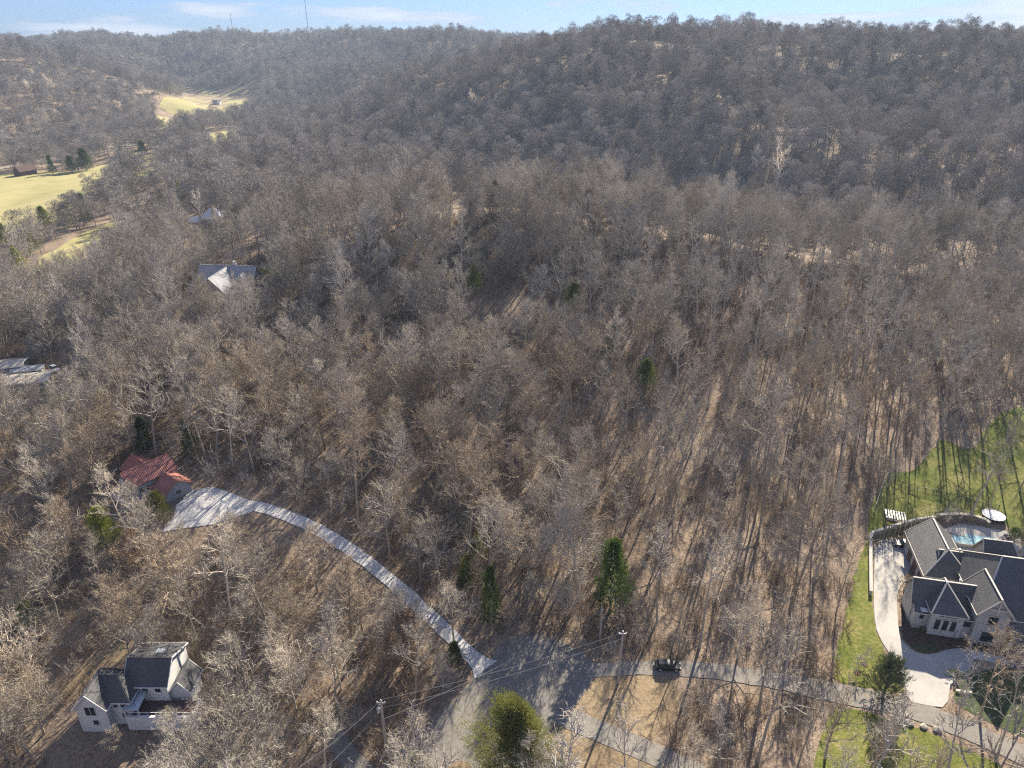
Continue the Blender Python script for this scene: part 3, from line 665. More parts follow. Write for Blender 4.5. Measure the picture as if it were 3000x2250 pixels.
SPARSE = (mesh_of(tk, 'trunk', 'bark'), mesh_of(cr_, 'crown', 'twig'), None, 19)
FARM = [joined(*far_tree(200 + i, H=19 + i % 3, spread=.26 + .03 * (i % 4)), 'far_tree', 'bark', 'far_twig') for i in range(6)]
BRUSH = [mesh_of(brush(300 + i), 'brush', 'brush') for i in range(3)] + [mesh_of(brush(310, h=3.6, spread=2.0, n=520), 'brush', 'twig')]
CEDAR = {}
def cedar_mesh(key, **kw):
    mat = kw.pop('mat', 'cedar'); tk, cr_ = conifer(**kw)
    CEDAR[key] = (mesh_of(tk, 'trunk', 'bark'), mesh_of(cr_, 'crown', mat))
cedar_mesh('cone', seed=1, H=10, rad=2.5)
cedar_mesh('broad', seed=2, H=10, rad=3.6, shape=.7, n=30000)
cedar_mesh('big', seed=3, H=16, rad=5.6, shape=.7, n=90000, leaf=.15, rough=.3)
cedar_mesh('column', seed=4, H=12, rad=2.4, shape=.6, n=26000, mat='dark_cedar')
cedar_mesh('spire', seed=5, H=3.4, rad=.75, n=1300, leaf=.09, mat='dark_cedar', low=.02, rough=.08)
cedar_mesh('shrub', seed=6, H=1.6, rad=1.1, shape=.5, n=1200, leaf=.10, mat='dark_cedar', low=.05)
cedar_mesh('broadleaf', seed=7, H=5.5, rad=3.2, shape=.45, n=20000, leaf=.13, mat='gloss_leaf', low=.03)
cedar_mesh('drybush', seed=8, H=4.2, rad=2.2, shape=.5, n=2600, leaf=.12, mat='dry_leaf', low=.25)

# ------------------------------------------------------------------ planted trees
TREES = []   # for labels: (object, u, v)
def plant(name, meshes, x, y, scale, label, cat, group=None, rz=None, tilt=0.0, tint=(1, 1, 1), sz=None, z=None):
    e = empty(name, (x, y, h1(x, y) - .1 if z is None else z), rz if rz is not None else random.uniform(0, 6.28), label, cat, group)
    e.rotation_euler.x = tilt; e.scale = (scale, scale, scale if sz is None else sz)
    for nm, me in zip(('trunk', 'crown'), meshes[:2]):
        o = bpy.data.objects.new(nm, me); COL.objects.link(o); o.parent = e; o.color = (*tint, 1)
    return e
FIXED = []   # (x, y, radius) kept clear of woodland trees
def cedar_at(u, v, key, s, label, sz=None, tint=(1, 1, 1), name='cedar_tree', cat='cedar', group=None, clear=2.0):
    x, y = gp(u, v); FIXED.append((x, y, clear))
    return plant(name, CEDAR[key], x, y, s, label, cat, group, tint=tint, sz=sz)
cedar_at(1515, 2290, 'big', 1.1, 'big olive green cedar at the bottom edge in front of the turning circle', clear=5)
cedar_at(1222, 2322, 'broad', .85, 'yellow green cedar top cut off by the bottom edge over the road', tint=(1.5, 1.5, 1.3), clear=3)
cedar_at(1625, 2318, 'broadleaf', 1.0, 'pale glossy leaved evergreen bush at the bottom edge beside the big cedar', name='evergreen_bush', cat='bush', clear=3)
cedar_at(1788, 1785, 'column', 1.5, 'tall dark green cedar standing alone above the turning circle', sz=1.45, tint=(1.5, 1.7, 1.1), clear=4)
cedar_at(1440, 1835, 'column', .85, 'slim dark cedar at the wood edge above the driveway mouth', sz=1.25, tint=(1.2, 1.3, 1), clear=1.5)
cedar_at(1335, 1950, 'column', .62, 'dark green bushy cedar overhanging the mouth of the concrete driveway', sz=.5, clear=1.5)
cedar_at(310, 1590, 'broad', .95, 'bright yellow green cedar below the red roofed house', tint=(1.5, 1.6, 1.0), clear=3)
cedar_at(470, 1520, 'broad', .75, 'olive cedar in front of the pale parking apron', tint=(1.2, 1.15, 1.0), clear=2)
cedar_at(90, 1830, 'broad', .6, 'light green cedar low in the woods by the left edge', tint=(1.4, 1.5, 1.0))
cedar_at(480, 1205, 'column', 1.2, 'dark cedar in the hollow right of the tan roofed house', tint=(1.2, 1.3, 1.1))
cedar_at(430, 1330, 'column', .9, 'dark cedar behind the red roofed house on its left', tint=(.9, 1, .9))
cedar_at(560, 1340, 'column', .95, 'dark cedar behind the red roofed house on its right', tint=(.8, 1, .9))
cedar_at(1890, 1140, 'broad', .95, 'dark green cedar on the wooded slope right of centre', tint=(.75, .9, .8))
cedar_at(1790, 1060, 'column', 1.0, 'slender dark cedar above the slope cedar right of centre', tint=(1.2, 1.3, 1))
cedar_at(1300, 1060, 'cone', .8, 'olive cedar in the middle of the wooded slope', tint=(1, 1, 1))
cedar_at(1580, 950, 'cone', .9, 'olive cedar right of the bare leaf covered track', tint=(1.1, 1.1, 1))
cedar_at(1390, 850, 'cone', 1.0, 'green cedar at the upper end of the bare track', tint=(1.1, 1.2, 1))
cedar_at(1320, 870, 'column', .8, 'dark cedar left of the green cedar at the track', tint=(1, 1, 1))
cedar_at(1680, 900, 'broad', 1.0, 'olive green cedar on the slope below the knoll at right', tint=(.9, 1, .8))
cedar_at(1450, 625, 'column', 1.1, 'dark ivy green cedar on top of the central knoll', tint=(1.2, 1.3, 1.1))
cedar_at(1370, 1720, 'cone', .9, 'olive cedar beside the upper bend of the concrete driveway', tint=(.9, .95, .8))
cedar_at(1400, 1640, 'cone', .8, 'olive cedar in the woods just above the driveway bend cedar', tint=(.9, .95, .8))
cedar_at(1640, 1450, 'column', .6, 'small green cedar deep in the woods above the turning circle', tint=(1.2, 1.4, 1))
for u, v, k, s, t, lab in [
    (536, 605, 'cone', 1.9, (1.9, 1.75, 1.3), 'tall yellow green conifer in the valley left of the knoll'),
    (478, 615, 'cone', 1.5, (1.9, 1.7, 1.2), 'yellowish conifer left of the tall valley conifer'),
    (410, 625, 'cone', 1.0, (1.5, 1.4, 1.1), 'small olive conifer third from the right in the valley'),
    (255, 655, 'column', 1.6, (1, 1.1, 1), 'dark slim conifer above the straw coloured lawn strip'),
    (200, 670, 'broad', 1.6, (.8, .9, .7), 'round dark evergreen at the left of the lawn strip'),
    (135, 670, 'broad', 1.4, (1.1, 1.2, .8), 'olive evergreen left of the round dark one by the lawn strip'),
    (15, 740, 'broad', 1.7, (1.8, 1.8, 1.0), 'yellow green evergreen at the left edge above the tan roofed house'),
    (90, 745, 'broad', 1.5, (1.0, 1.1, .9), 'grey green evergreen near the left edge by the lawn strip'),
    (60, 800, 'broad', 1.3, (1.3, 1.4, .9), 'green evergreen below the yellow green one at the left edge'),
    (255, 500, 'broad', 2.0, (.55, .75, .7), 'large dark evergreen at the upper edge of the barn pasture'),
    (212, 505, 'broad', 1.5, (.65, .85, .75), 'round dark evergreen left of the large one in the pasture row'),
    (155, 510, 'column', 1.4, (.9, 1.1, 1), 'dark evergreen at the left end of the pasture row'),
    (420, 455, 'broad', 1.5, (.6, .75, .7), 'dark evergreen at the far end of the valley road'),
    (360, 470, 'column', 1.5, (.8, 1, .9), 'dark upright evergreen right of the pasture row'),
    (575, 408, 'cone', 2.0, (.55, .8, .75), 'tall dark spruce by the narrow paddock'),
    (600, 405, 'cone', 1.7, (.55, .8, .75), 'shorter dark spruce right of the tall one by the paddock'),
    (100, 462, 'broad', 1.5, (.5, .7, .7), 'dark evergreen behind the brown barn'),
    (40, 478, 'column', 1.2, (.7, .9, .9), 'dark evergreen at the left edge beside the valley road')]:
    cedar_at(u, v, k, s, lab, tint=t, clear=6)
# row of spires along the retaining wall of the mansion
for i in range(13):
    t = i / 12; u = 2556 + 178 * t; v = 1598 - 56 * t + 6 * math.sin(i * 2.1)
    word = ['first', 'second', 'third', 'fourth', 'fifth', 'sixth', 'seventh', 'eighth', 'ninth', 'tenth', 'eleventh', 'twelfth', 'thirteenth'][i]
    cedar_at(u, v, 'spire', random.uniform(1.05, 1.25), f'{word} narrow arborvitae from the left along the white driveway wall', sz=random.uniform(1.25, 1.5), name='arborvitae', cat='hedge tree', group='arborvitae row by the driveway wall', clear=.5)
for u, v, s, lab in [(2792, 1865, 1.0, 'small cone shaped evergreen under the three front windows'), (2905, 1893, 1.05, 'cone shaped evergreen at the right corner of the front gable')]:
    cedar_at(u, v, 'spire', s, lab, name='cone_shrub', cat='shrub', group='cone shrubs by the mansion front', clear=.3)
for i, (u, v, s, lab) in enumerate([(2690, 1832, .9, 'low dark shrub at the left corner of the mansion front'), (2702, 1851, .8, 'low dark shrub second from the left along the mansion front'),
                                    (2655, 1775, .8, 'low dark shrub in the bed beside the driveway bend'), (2652, 1745, .7, 'low dark shrub nearest the dry bush by the driveway'), (2860, 1898, .7, 'clipped low shrub below the front gable, left one'), (2882, 1901, .7, 'clipped low shrub below the front gable, right one'),
                                    (2970, 1580, 2.2, 'leafy evergreen shrub at the right end of the pool deck'), (2790, 1985, 1.1, 'olive shrub on the right edge of the shaded driveway'), (2805, 1990, 1.0, 'dark shrub right of the olive one by the shaded driveway')]):
    cedar_at(u, v, 'broadleaf' if s > 2 else 'shrub', s * .24 if s > 2 else s, lab, name='shrub', cat='shrub', clear=.5, tint=(1.6, 1.7, 1.2) if i in (6, 7) else (1, 1, 1))
cedar_at(2648, 1728, 'drybush', .85, 'rounded dry brown bush at the bend of the mansion driveway', name='dry_bush', cat='bush', clear=1)
cedar_at(2772, 1585, 'drybush', .6, 'dry ornamental bush in the bed beside the pool', name='dry_bush', cat='bush', clear=1)
cedar_at(2585, 2045, 'broadleaf', .95, 'grey green half evergreen tree beside the lane and driveway corner', name='broadleaf_tree', cat='tree', tint=(.7, .75, .8), clear=3, sz=1.7)

# ------------------------------------------------------------------ woodland
HOUSES = [(93, 112, 17, 18), (-66, 88, 13, 11), (-85, 140, 12, 11), (-106, 246, 14, 17), (-158, 199, 17, 19), (-163, 374, 15, 26), (82, 126, 12, 12), (-450, 676, 10, 9), (-567, 1464, 14, 12), (-351, 982, 14, 12)]
def house_clear(x, y):
    ok = np.ones(x.shape, bool)
    for hx, hy, a_, b_ in HOUSES: ok &= ~((np.abs(x - hx) < a_) & (np.abs(y - hy) < b_))
    for fx, fy, fr in FIXED: ok &= np.hypot(x - fx, y - fy) > fr
    return ok
def grid_points(y0, y1, sp, margin=14):
    xs, ys = [], []
    y = y0
    ymaxw = .72 * (y1 * .9 + 46) * 1.04 + margin
    gx_, gy_ = np.meshgrid(np.arange(-ymaxw, ymaxw, sp), np.arange(y0, y1, sp))
    gx_ = gx_ + rng.uniform(-.46, .46, gx_.shape) * sp; gy_ = gy_ + rng.uniform(-.46, .46, gy_.shape) * sp
    k = np.abs(gx_) < .72 * (gy_ * .9 + 46) * 1.03 + margin
    return gx_[k], gy_[k]
def woods(y0, y1, sp, dens_amp=.25):
    x, y = grid_points(y0, y1, sp)
    d = .80 + dens_amp * wav(x, y, 60, 11) + .2 * wav(x, y, 25, 12)
    d = d - .12 * ((x > 25) & (y < 190))
    k = rng.random(x.size) < d
    x, y = x[k], y[k]
    k = trees_ok(x, y) & house_clear(x, y) & ~((np.abs(x + 66) < 15) & (np.abs(y - 79) < 19)) & ~((np.abs(x + 20.5) < 6) & (np.abs(y - 74) < 6))
    return x[k], y[k]
# pale barked trees that stand out singly
def pale_at(u, v, i, s, lab, tint=(2.4, 2.35, 2.25), name='sycamore_tree', cat='sycamore', protos=None):
    x, y = gp(u, v); FIXED.append((x, y, 4)); m = protos or NEAR[i]
    return plant(name, m, x, y, s, lab, cat, 'pale barked trees', tint=tint)
pale_at(2275, 555, 1, 1.6, 'large white barked sycamore standing out on the far right slope', protos=SPARSE)
pale_at(2215, 560, 2, 1.15, 'slimmer white barked sycamore left of the large white one')
pale_at(1640, 520, 4, 1.0, 'pale sycamore in the hollow behind the central knoll')
pale_at(1390, 360, 7, 1.1, 'pale narrow tree on the far slope above the knoll')
pale_at(590, 650, 1, 1.0, 'white branched tree rising behind the white roofed house', protos=SPARSE)
pale_at(810, 610, 3, 1.05, 'pale spreading tree on the ridge left of the knoll')
pale_at(160, 285, 5, 1.4, 'pale tree high on the left valley hillside')
pale_at(95, 290, 1, 1.3, 'second pale tree left on the valley hillside')
pale_at(1580, 900, 3, .85, 'whitish round crowned tree above the bare track', tint=(1.6, 1.6, 1.65))
pale_at(1160, 1330, 3, .9, 'pale spreading tree left of the middle of the slope', tint=(1.6, 1.55, 1.5))
pale_at(2160, 1930, 1, .85, 'pale many branched tree right of the parked car', tint=(1.5, 1.45, 1.4))
pale_at(1330, 1880, 4, .8, 'pale grey tree between driveway and turning circle', tint=(1.5, 1.45, 1.35))
pale_at(1000, 2020, 3, .85, 'pale tree in the woods left of the utility pole', tint=(1.4, 1.35, 1.25))
pale_at(500, 2135, 6, .34, 'low pale bare tree in front of the white house terrace', tint=(1.15, 1.08, .98))
pale_at(345, 2205, 3, .36, 'low pale bare tree below the white house gable', tint=(1.15, 1.08, .98))
pale_at(130, 2150, 1, .9, 'pale bare tree left of the white house', tint=(1.15, 1.08, .98))
# tall bare trees with dark trunks at the bottom right
for u, v, s, lab in [(2545, 2300, 1.0, 'tall dark forked tree rising from the lower lawn in front of the lane'), (2650, 2330, .7, 'dark leaning bare tree on the lower lawn, second from the left'),
                     (2730, 2300, .6, 'dark bare tree on the lower lawn below the driveway mouth'), (2960, 2330, .5, 'bare tree with pale twigs at the bottom right corner'), (2420, 2210, .9, 'dark bare tree left of the lower lawn by the lane')]:
    x, y = gp(u, v); FIXED.append((x, y, 4)); plant('lawn_tree', SPARSE, x, y, s, lab, 'tree', 'dark bare trees on the lower lawn', tint=(.85, .8, .72))
for q_, (u, v, s, lab) in enumerate([(2745, 1300, .9, 'bare tree at the wood edge where the back lawn begins'), (2785, 1268, 1.0, 'tall bare tree at the head of the back lawn'), (2835, 1330, .85, 'bare tree on the back lawn above the fence'), (2880, 1300, .95, 'bare tree on the upper back lawn left of the right edge'),
                     (2925, 1400, .9, 'bare tree on the back lawn right of the trampoline'), (2960, 1300, 1.0, 'tall bare tree on the back lawn near the right edge'), (2985, 1440, .8, 'bare tree at the right edge level with the trampoline'), (2940, 1230, 1.0, 'bare tree behind the upper back lawn at the right edge'), (2895, 1500, .75, 'slim bare tree just left of the trampoline')]):
    x, y = gp(u, v); FIXED.append((x, y, 2)); plant('lawn_edge_tree', NEAR[8 + q_ % 3], x, y, s, lab, 'tree', 'slim bare trees on the back lawn', tint=(.85, .8, .75))
for u, v, s, lab in [(1720, 670, 1.0, 'tan leaf holding tree on the shoulder right of the knoll'), (1640, 640, .9, 'tan leafed tree nearest the knoll top'), (1430, 880, .6, 'small tan leafed tree at the dark bend of the track'), (1380, 690, .8, 'tan leafed tree on the face of the knoll'),
                     (1750, 690, .8, 'tan leafed tree furthest right below the knoll'), (410, 1690, .8, 'tan leafed tree in the woods below the parking apron'), (1150, 1990, .75, 'rusty leafed tree beside the road left of the driveway mouth'), (1700, 1840, .45, 'rusty leafed sapling below the tall dark cedar'), (1210, 1935, .8, 'rusty leafed tree on the bank above the road')]:
    x, y = gp(u, v); FIXED.append((x, y, 2)); plant('leafy_tree', LEAFY, x, y, s, lab, 'tree', 'trees still holding dry leaves')

SEEN = [(u, v, z) for u, v, z in [(1270, 1815, 0), (1200, 1750, 0), (1130, 1690, 0), (1060, 1635, 0), (980, 1580, 0), (900, 1537, 0), (830, 1508, 0), (770, 1488, 0), (715, 1478, 0), (1330, 1874, 0), (1376, 1918, 0),
        (660, 1470, 0), (600, 1500, 0), (560, 1520, 0), (520, 1545, 0), (640, 1440, 0), (700, 1490, 0), (590, 1470, 0),
        (365, 1385, 6), (400, 1400, 5), (440, 1380, 6), (470, 1345, 6), (420, 1420, 4), (490, 1400, 3), (530, 1400, 3), (345, 1355, 5),
        (230, 2075, 5), (280, 2060, 5), (330, 2040, 5), (300, 1990, 7), (350, 1960, 7), (420, 1960, 7), (440, 1990, 5), (260, 2110, 3), (300, 2120, 2), (420, 2090, 3), (480, 2085, 3), (550, 2090, 3), (380, 2030, 4),
        (620, 790, 6), (650, 800, 6), (700, 800, 5), (640, 850, 3), (740, 800, 4), (680, 850, 3), (770, 810, 0), (780, 830, 0), (20, 1040, 4), (50, 1050, 4), (30, 1110, 3), (80, 1110, 3), (120, 1100, 2), (161, 1078, 1), (150, 1140, 0),
        (600, 655, 7), (640, 640, 9), (570, 665, 4), (1134, 2205, 0), (1130, 2150, 5), (1125, 2090, 11), (1811, 1995, 0), (1813, 1930, 6), (1757, 1870, 1), (1757, 1830, 4),
        (1785, 1620, 12), (1785, 1680, 8), (1785, 1740, 3), (310, 1560, 4), (310, 1590, 1), (470, 1500, 3), (1515, 2100, 8), (1515, 2180, 5), (1490, 2050, 12), (1440, 1780, 5), (1890, 1110, 4), (90, 1815, 3), (1335, 1930, 2),
        (2640, 1620, 1), (2600, 1700, 0), (2600, 1800, 0), (2620, 1900, 0), (2700, 1990, 0), (2700, 1850, 3), (2850, 1860, 3), (2900, 1800, 6), (2800, 1960, 0), (2560, 1600, 1), (2640, 1550, 1), (2700, 1440, 0), (2800, 1440, 0), (2650, 1480, 0), (2500, 1950, 0), (2520, 1800, 0),
        (1955, 1950, 1), (1930, 1955, 1), (1985, 1950, 1), (1600, 1900, 0), (1500, 1900, 0), (1450, 2000, 0), (1350, 2080, 0), (1250, 2160, 0), (1650, 2000, 0), (1850, 2060, 0), (1780, 2060, 0), (1700, 2110, 0), (1800, 2165, 0), (2450, 2030, 0), (2560, 2050, 0), (2660, 2075, 0), (1700, 2200, 0), (1850, 2000, 0),
        (15, 715, 8), (90, 730, 6), (60, 785, 5), (200, 650, 8), (135, 655, 7), (255, 630, 9), (410, 612, 4), (120, 760, 0), (270, 685, 0), (340, 655, 0), (210, 735, 0), (170, 720, 0), (60, 560, 0), (20, 590, 0), (110, 560, 0), (180, 540, 0), (250, 505, 6), (65, 495, 4), (150, 735, 0), (230, 700, 0), (310, 665, 0), (190, 760, 0), (1100, 860, 0), (1400, 950, 0), (1480, 930, 0), (1560, 870, 0), (1340, 610, 1), (536, 590, 6), (478, 600, 5)]]
SEENW = []
for u, v, z in SEEN:
    x, y = gp(u, v) if z == 0 else (None, None)
    if z:                                   # point above the ground along the same sight line
        gx0, gy0 = gp(u, v); gz0 = h1(gx0, gy0); zz = gz0
        for _ in range(4): x, y = survey(u, v, zz + z); zz = h1(x, y)
        SEENW.append((x, y, zz + z))
    else: SEENW.append((x, y, h1(x, y)))
def room(x, y, z, half=4.6):
    """greatest tree height at each spot that leaves the listed places in view"""
    hm = np.full(x.shape, 99.0)
    for tx, ty, tz in SEENW:
        t = y / ty; k = (t > .3) & (t < .998) & (np.abs(x - tx * t) < half)
        hm = np.where(k, np.minimum(hm, CAM_H + (tz - CAM_H) * t - z), hm)
    return hm
nx_, ny_ = woods(46, 330, 7.0)
_r = room(nx_, ny_, hgt(nx_, ny_)); _k = _r > 4.5; nx_, ny_ = nx_[_k], ny_[_k]
fx1, fy1 = woods(330, 700, 8.8); fx2, fy2 = woods(700, 1300, 10.5); fx3, fy3 = woods(1300, 2700, 13.0)
nz_ = hgt(nx_, ny_); nroom = room(nx_, ny_, nz_)
# the 300 that show largest become trees of their own
cand = []
for i in range(nx_.size):
    d = math.sqrt(nx_[i] ** 2 + ny_[i] ** 2 + (CAM_H - nz_[i]) ** 2)
    u, v = project(nx_[i], ny_[i], nz_[i] + 9)
    if 15 < u < 2985 and v < 2225: cand.append((d, i, u, v))
cand.sort(); own = cand[:300]; own_set = {c[1] for c in own}
LAND = [('the white house', 380, 2010), ('the red roofed house', 440, 1390), ('the middle of the concrete driveway', 960, 1570), ('the turning circle', 1500, 1950), ('the stone mansion', 2830, 1720),
        ('the parked car', 1955, 1945), ('the tall dark cedar', 1785, 1690), ('the lower lane', 1900, 2190), ('the utility pole with transformer', 1125, 2130), ('the driveway mouth', 1420, 1950), ('the parking apron', 620, 1490), ('the back lawn', 2680, 1440), ('the side lawn', 2510, 1800)]
ORD = ['nearest'] + [w + ' nearest' for w in 'second third fourth fifth sixth seventh eighth ninth tenth eleventh twelfth thirteenth fourteenth fifteenth sixteenth seventeenth eighteenth nineteenth twentieth'.split()]
TENS = {2: 'twenty', 3: 'thirty', 4: 'forty', 5: 'fifty', 6: 'sixty', 7: 'seventy', 8: 'eighty', 9: 'ninety'}
ONES = ['', 'first', 'second', 'third', 'fourth', 'fifth', 'sixth', 'seventh', 'eighth', 'ninth']
def ordinal(k):
    if k < len(ORD): return ORD[k]
    n = k + 1; t, o_ = divmod(n, 10)
    return (TENS[t] + '-' + ONES[o_] if o_ else TENS[t][:-1] + 'ieth') + ' nearest'
buckets = {}
for d, i, u, v in own:
    b = min(LAND, key=lambda l: math.hypot(u - l[1], v - l[2])); dx, dy = u - b[1], v - b[2]
    side = ('right of' if dx > 0 else 'left of') if abs(dx) > abs(dy) else ('below' if dy > 0 else 'above')
    buckets.setdefault((b[0], side), []).append((math.hypot(dx, dy), i))
lab_of = {}
for (lm, side), lst in buckets.items():
    for k, (_, i) in enumerate(sorted(lst)): lab_of[i] = (ordinal(k), side, lm)
TONES = [('grey', (1.0, .98, .95)), ('brown', (.95, .85, .73)), ('pale', (1.3, 1.26, 1.19))]
for d, i, u, v in own:
    tone, tint = random.choices(TONES, (.5, .36, .14))[0]
    open_wood = nx_[i] > 14 and ny_[i] < 270
    var = random.choice((8, 9, 10, 8, 9, 10, 2, 7, 4)) if open_wood else random.randrange(8); s = min(random.uniform(.5, .7) if random.random() < .22 else random.uniform(.78, 1.28), (nroom[i] + 1.0) / NEAR[var][3]); hgt_t = NEAR[var][3] * s
    o_, side, lm = lab_of[i]
    size = 'tall' if hgt_t > 18 else 'small' if hgt_t < 14.5 else 'medium'
    jit = random.uniform(.88, 1.12)
    plant('bare_tree', NEAR[var], nx_[i], ny_[i], s, f'{size} bare {tone} tree {side} {lm}, {o_} there', 'tree', 'bare trees of the near wood', tilt=random.gauss(0, .05), tint=tuple(c * jit for c in tint), z=nz_[i] - .1)

def proto_collection(name, meshes, tints=None):
    c = bpy.data.collections.new(name)
    for i, me in enumerate(meshes):
        o = bpy.data.objects.new(f'{name}_{i:02d}', me); c.objects.link(o)
        if tints: o.color = (*tints[i % len(tints)], 1)
    return c
def scatter(name, pts, idx, rot, scl, coll, label, cat):
    me = bpy.data.meshes.new(name); me.from_pydata(pts.tolist(), [], [])
    for nm, typ, arr in (('idx', 'INT', idx), ('rot', 'FLOAT_VECTOR', rot), ('scl', 'FLOAT_VECTOR', np.stack([scl, scl, scl * np.random.default_rng(5).uniform(.86, 1.16, scl.size)], 1).astype(np.float32))):
        at = me.attributes.new(nm, typ, 'POINT')
        at.data.foreach_set('vector' if typ == 'FLOAT_VECTOR' else 'value', np.ascontiguousarray(arr).ravel())
    o = bpy.data.objects.new(name, me); COL.objects.link(o)
    ng = bpy.data.node_groups.new(name, 'GeometryNodeTree')
    ng.interface.new_socket('Geometry', in_out='INPUT', socket_type='NodeSocketGeometry'); ng.interface.new_socket('Geometry', in_out='OUTPUT', socket_type='NodeSocketGeometry')
    gi = ng.nodes.new('NodeGroupInput'); go = ng.nodes.new('NodeGroupOutput')
    ci = ng.nodes.new('GeometryNodeCollectionInfo'); ci.inputs['Collection'].default_value = coll; ci.inputs['Separate Children'].default_value = True; ci.inputs['Reset Children'].default_value = True
    ip = ng.nodes.new('GeometryNodeInstanceOnPoints'); ip.inputs['Pick Instance'].default_value = True
    def attr(n, t):
        a_ = ng.nodes.new('GeometryNodeInputNamedAttribute'); a_.data_type = t; a_.inputs['Name'].default_value = n; return a_.outputs['Attribute']
    ng.links.new(gi.outputs[0], ip.inputs['Points']); ng.links.new(ci.outputs[0], ip.inputs['Instance'])
    ng.links.new(attr('idx', 'INT'), ip.inputs['Instance Index']); ng.links.new(attr('rot', 'FLOAT_VECTOR'), ip.inputs['Rotation']); ng.links.new(attr('scl', 'FLOAT_VECTOR'), ip.inputs['Scale'])
    ng.links.new(ip.outputs[0], go.inputs[0])
    md = o.modifiers.new('scatter', 'NODES'); md.node_group = ng
    return tag(o, label, cat, kind='stuff')
rest = np.array([i for i in range(nx_.size) if i not in own_set])
tn = [(1.0, .98, .95), (.95, .86, .75), (1.0, .95, .90), (1.25, 1.21, 1.15), (.92, .83, .73), (1.0, .98, .97), (.98, .9, .81), (1.05, 1, .97), (.88, .79, .70)]
KNOLL_LIT = [(1.5, 1.43, 1.32), (1.38, 1.3, 1.17), (1.6, 1.54, 1.44), (1.25, 1.17, 1.05)]  # knoll trees paler: sunlight on the knoll put into their tint
FAR_SHADED = [(.82, .80, .78), (.70, .66, .62), (.90, .88, .86), (.76, .70, .66), (1.0, .97, .94), (.66, .63, .61)]  # far trees darker: shade of the hollow slopes put into their tint
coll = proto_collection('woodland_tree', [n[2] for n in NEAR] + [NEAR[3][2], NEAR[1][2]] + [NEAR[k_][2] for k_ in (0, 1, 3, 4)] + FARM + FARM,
                        [tn[k_ % 9] for k_ in range(len(NEAR) + 2)] + KNOLL_LIT + FAR_SHADED + FAR_SHADED[::-1])
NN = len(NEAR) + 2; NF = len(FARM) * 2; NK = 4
ax = np.concatenate([nx_[rest], fx1, fx2, fx3]); ay = np.concatenate([ny_[rest], fy1, fy2, fy3]); azz = hgt(ax, ay) - .15
n_near = rest.size; n_mid = fx1.size
ow = (nx_[rest] > 14) & (ny_[rest] < 270) & (rng.random(n_near) < .7)
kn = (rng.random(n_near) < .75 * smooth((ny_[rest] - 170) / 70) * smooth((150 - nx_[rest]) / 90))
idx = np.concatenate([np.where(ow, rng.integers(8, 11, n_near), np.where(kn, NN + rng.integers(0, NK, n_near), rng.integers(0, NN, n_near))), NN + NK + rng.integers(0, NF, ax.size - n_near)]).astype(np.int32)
scl = np.where(rng.random(ax.size) < .22, rng.uniform(.5, .7, ax.size), rng.uniform(.78, 1.3, ax.size)); scl[n_near:] = rng.uniform(.68, 1.3, ax.size - n_near); scl[ay > 1300] *= 1.25
big = rng.random(ax.size) < .07; scl[big] *= 1.2
scl = np.minimum(scl, (room(ax, ay, azz) + 1.0) / 20.0); _k = scl > .22; ax, ay, azz, idx, scl = ax[_k], ay[_k], azz[_k], idx[_k], scl[_k]
rot = np.stack([rng.normal(0, .04, ax.size), rng.normal(0, .04, ax.size), rng.uniform(0, 6.28, ax.size)], 1)
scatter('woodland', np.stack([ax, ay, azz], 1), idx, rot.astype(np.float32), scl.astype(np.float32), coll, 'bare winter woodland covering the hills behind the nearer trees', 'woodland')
bx, by = grid_points(48, 290, 2.2, 6)
k = rng.random(bx.size) < .80 + .5 * wav(bx, by, 35, 21) - .34 * (bx > 25) * (by < 190)
bx, by = bx[k], by[k]; k = trees_ok(bx, by) & house_clear(bx, by); bx, by = bx[k], by[k]
coll2 = proto_collection('undergrowth_bush', BRUSH)
scatter('undergrowth', np.stack([bx, by, hgt(bx, by)], 1), rng.integers(0, 4, bx.size).astype(np.int32), np.stack([bx * 0, bx * 0, rng.uniform(0, 6.28, bx.size)], 1).astype(np.float32),
        (rng.uniform(.5, 1.2, bx.size) * np.where(rng.random(bx.size) < .22, 1.9, 1.0)).astype(np.float32), coll2, 'low brown brush growing under the bare trees', 'undergrowth')

# ------------------------------------------------------------------ houses
def roof_part(par, top, faces, mat, th=.22, name='roof'):
    """closed slab from top vertices and faces"""
    n = len(top); v = list(top) + [(x, y, z - th) for x, y, z in top]; f = [tuple(q) for q in faces]
    ed = {}
    for q in faces:
        for i in range(len(q)): ed[(q[i], q[(i + 1) % len(q)])] = 1
    f += [tuple(i + n for i in q[::-1]) for q in faces]
    for (a_, b_) in ed:
        if (b_, a_) not in ed: f.append((b_, a_, a_ + n, b_ + n))
    return mesh_obj(name, v, f, mat, par)
def bar(mb, p, q, w, h_):
    p = Vector(p); q = Vector(q); d = (q - p); a_ = d.cross(Vector((0, 0, 1))); a_ = a_.normalized() * w / 2 if a_.length > 1e-5 else Vector((w / 2, 0, 0)); u_ = a_.cross(d).normalized() * h_ / 2
    vs = [p - a_ - u_, p + a_ - u_, p + a_ + u_, p - a_ + u_, q - a_ - u_, q + a_ - u_, q + a_ + u_, q - a_ + u_]
    mb.add([x[:] for x in vs], [(0, 1, 2, 3), (7, 6, 5, 4), (0, 4, 5, 1), (1, 5, 6, 2), (2, 6, 7, 3), (3, 7, 4, 0)])
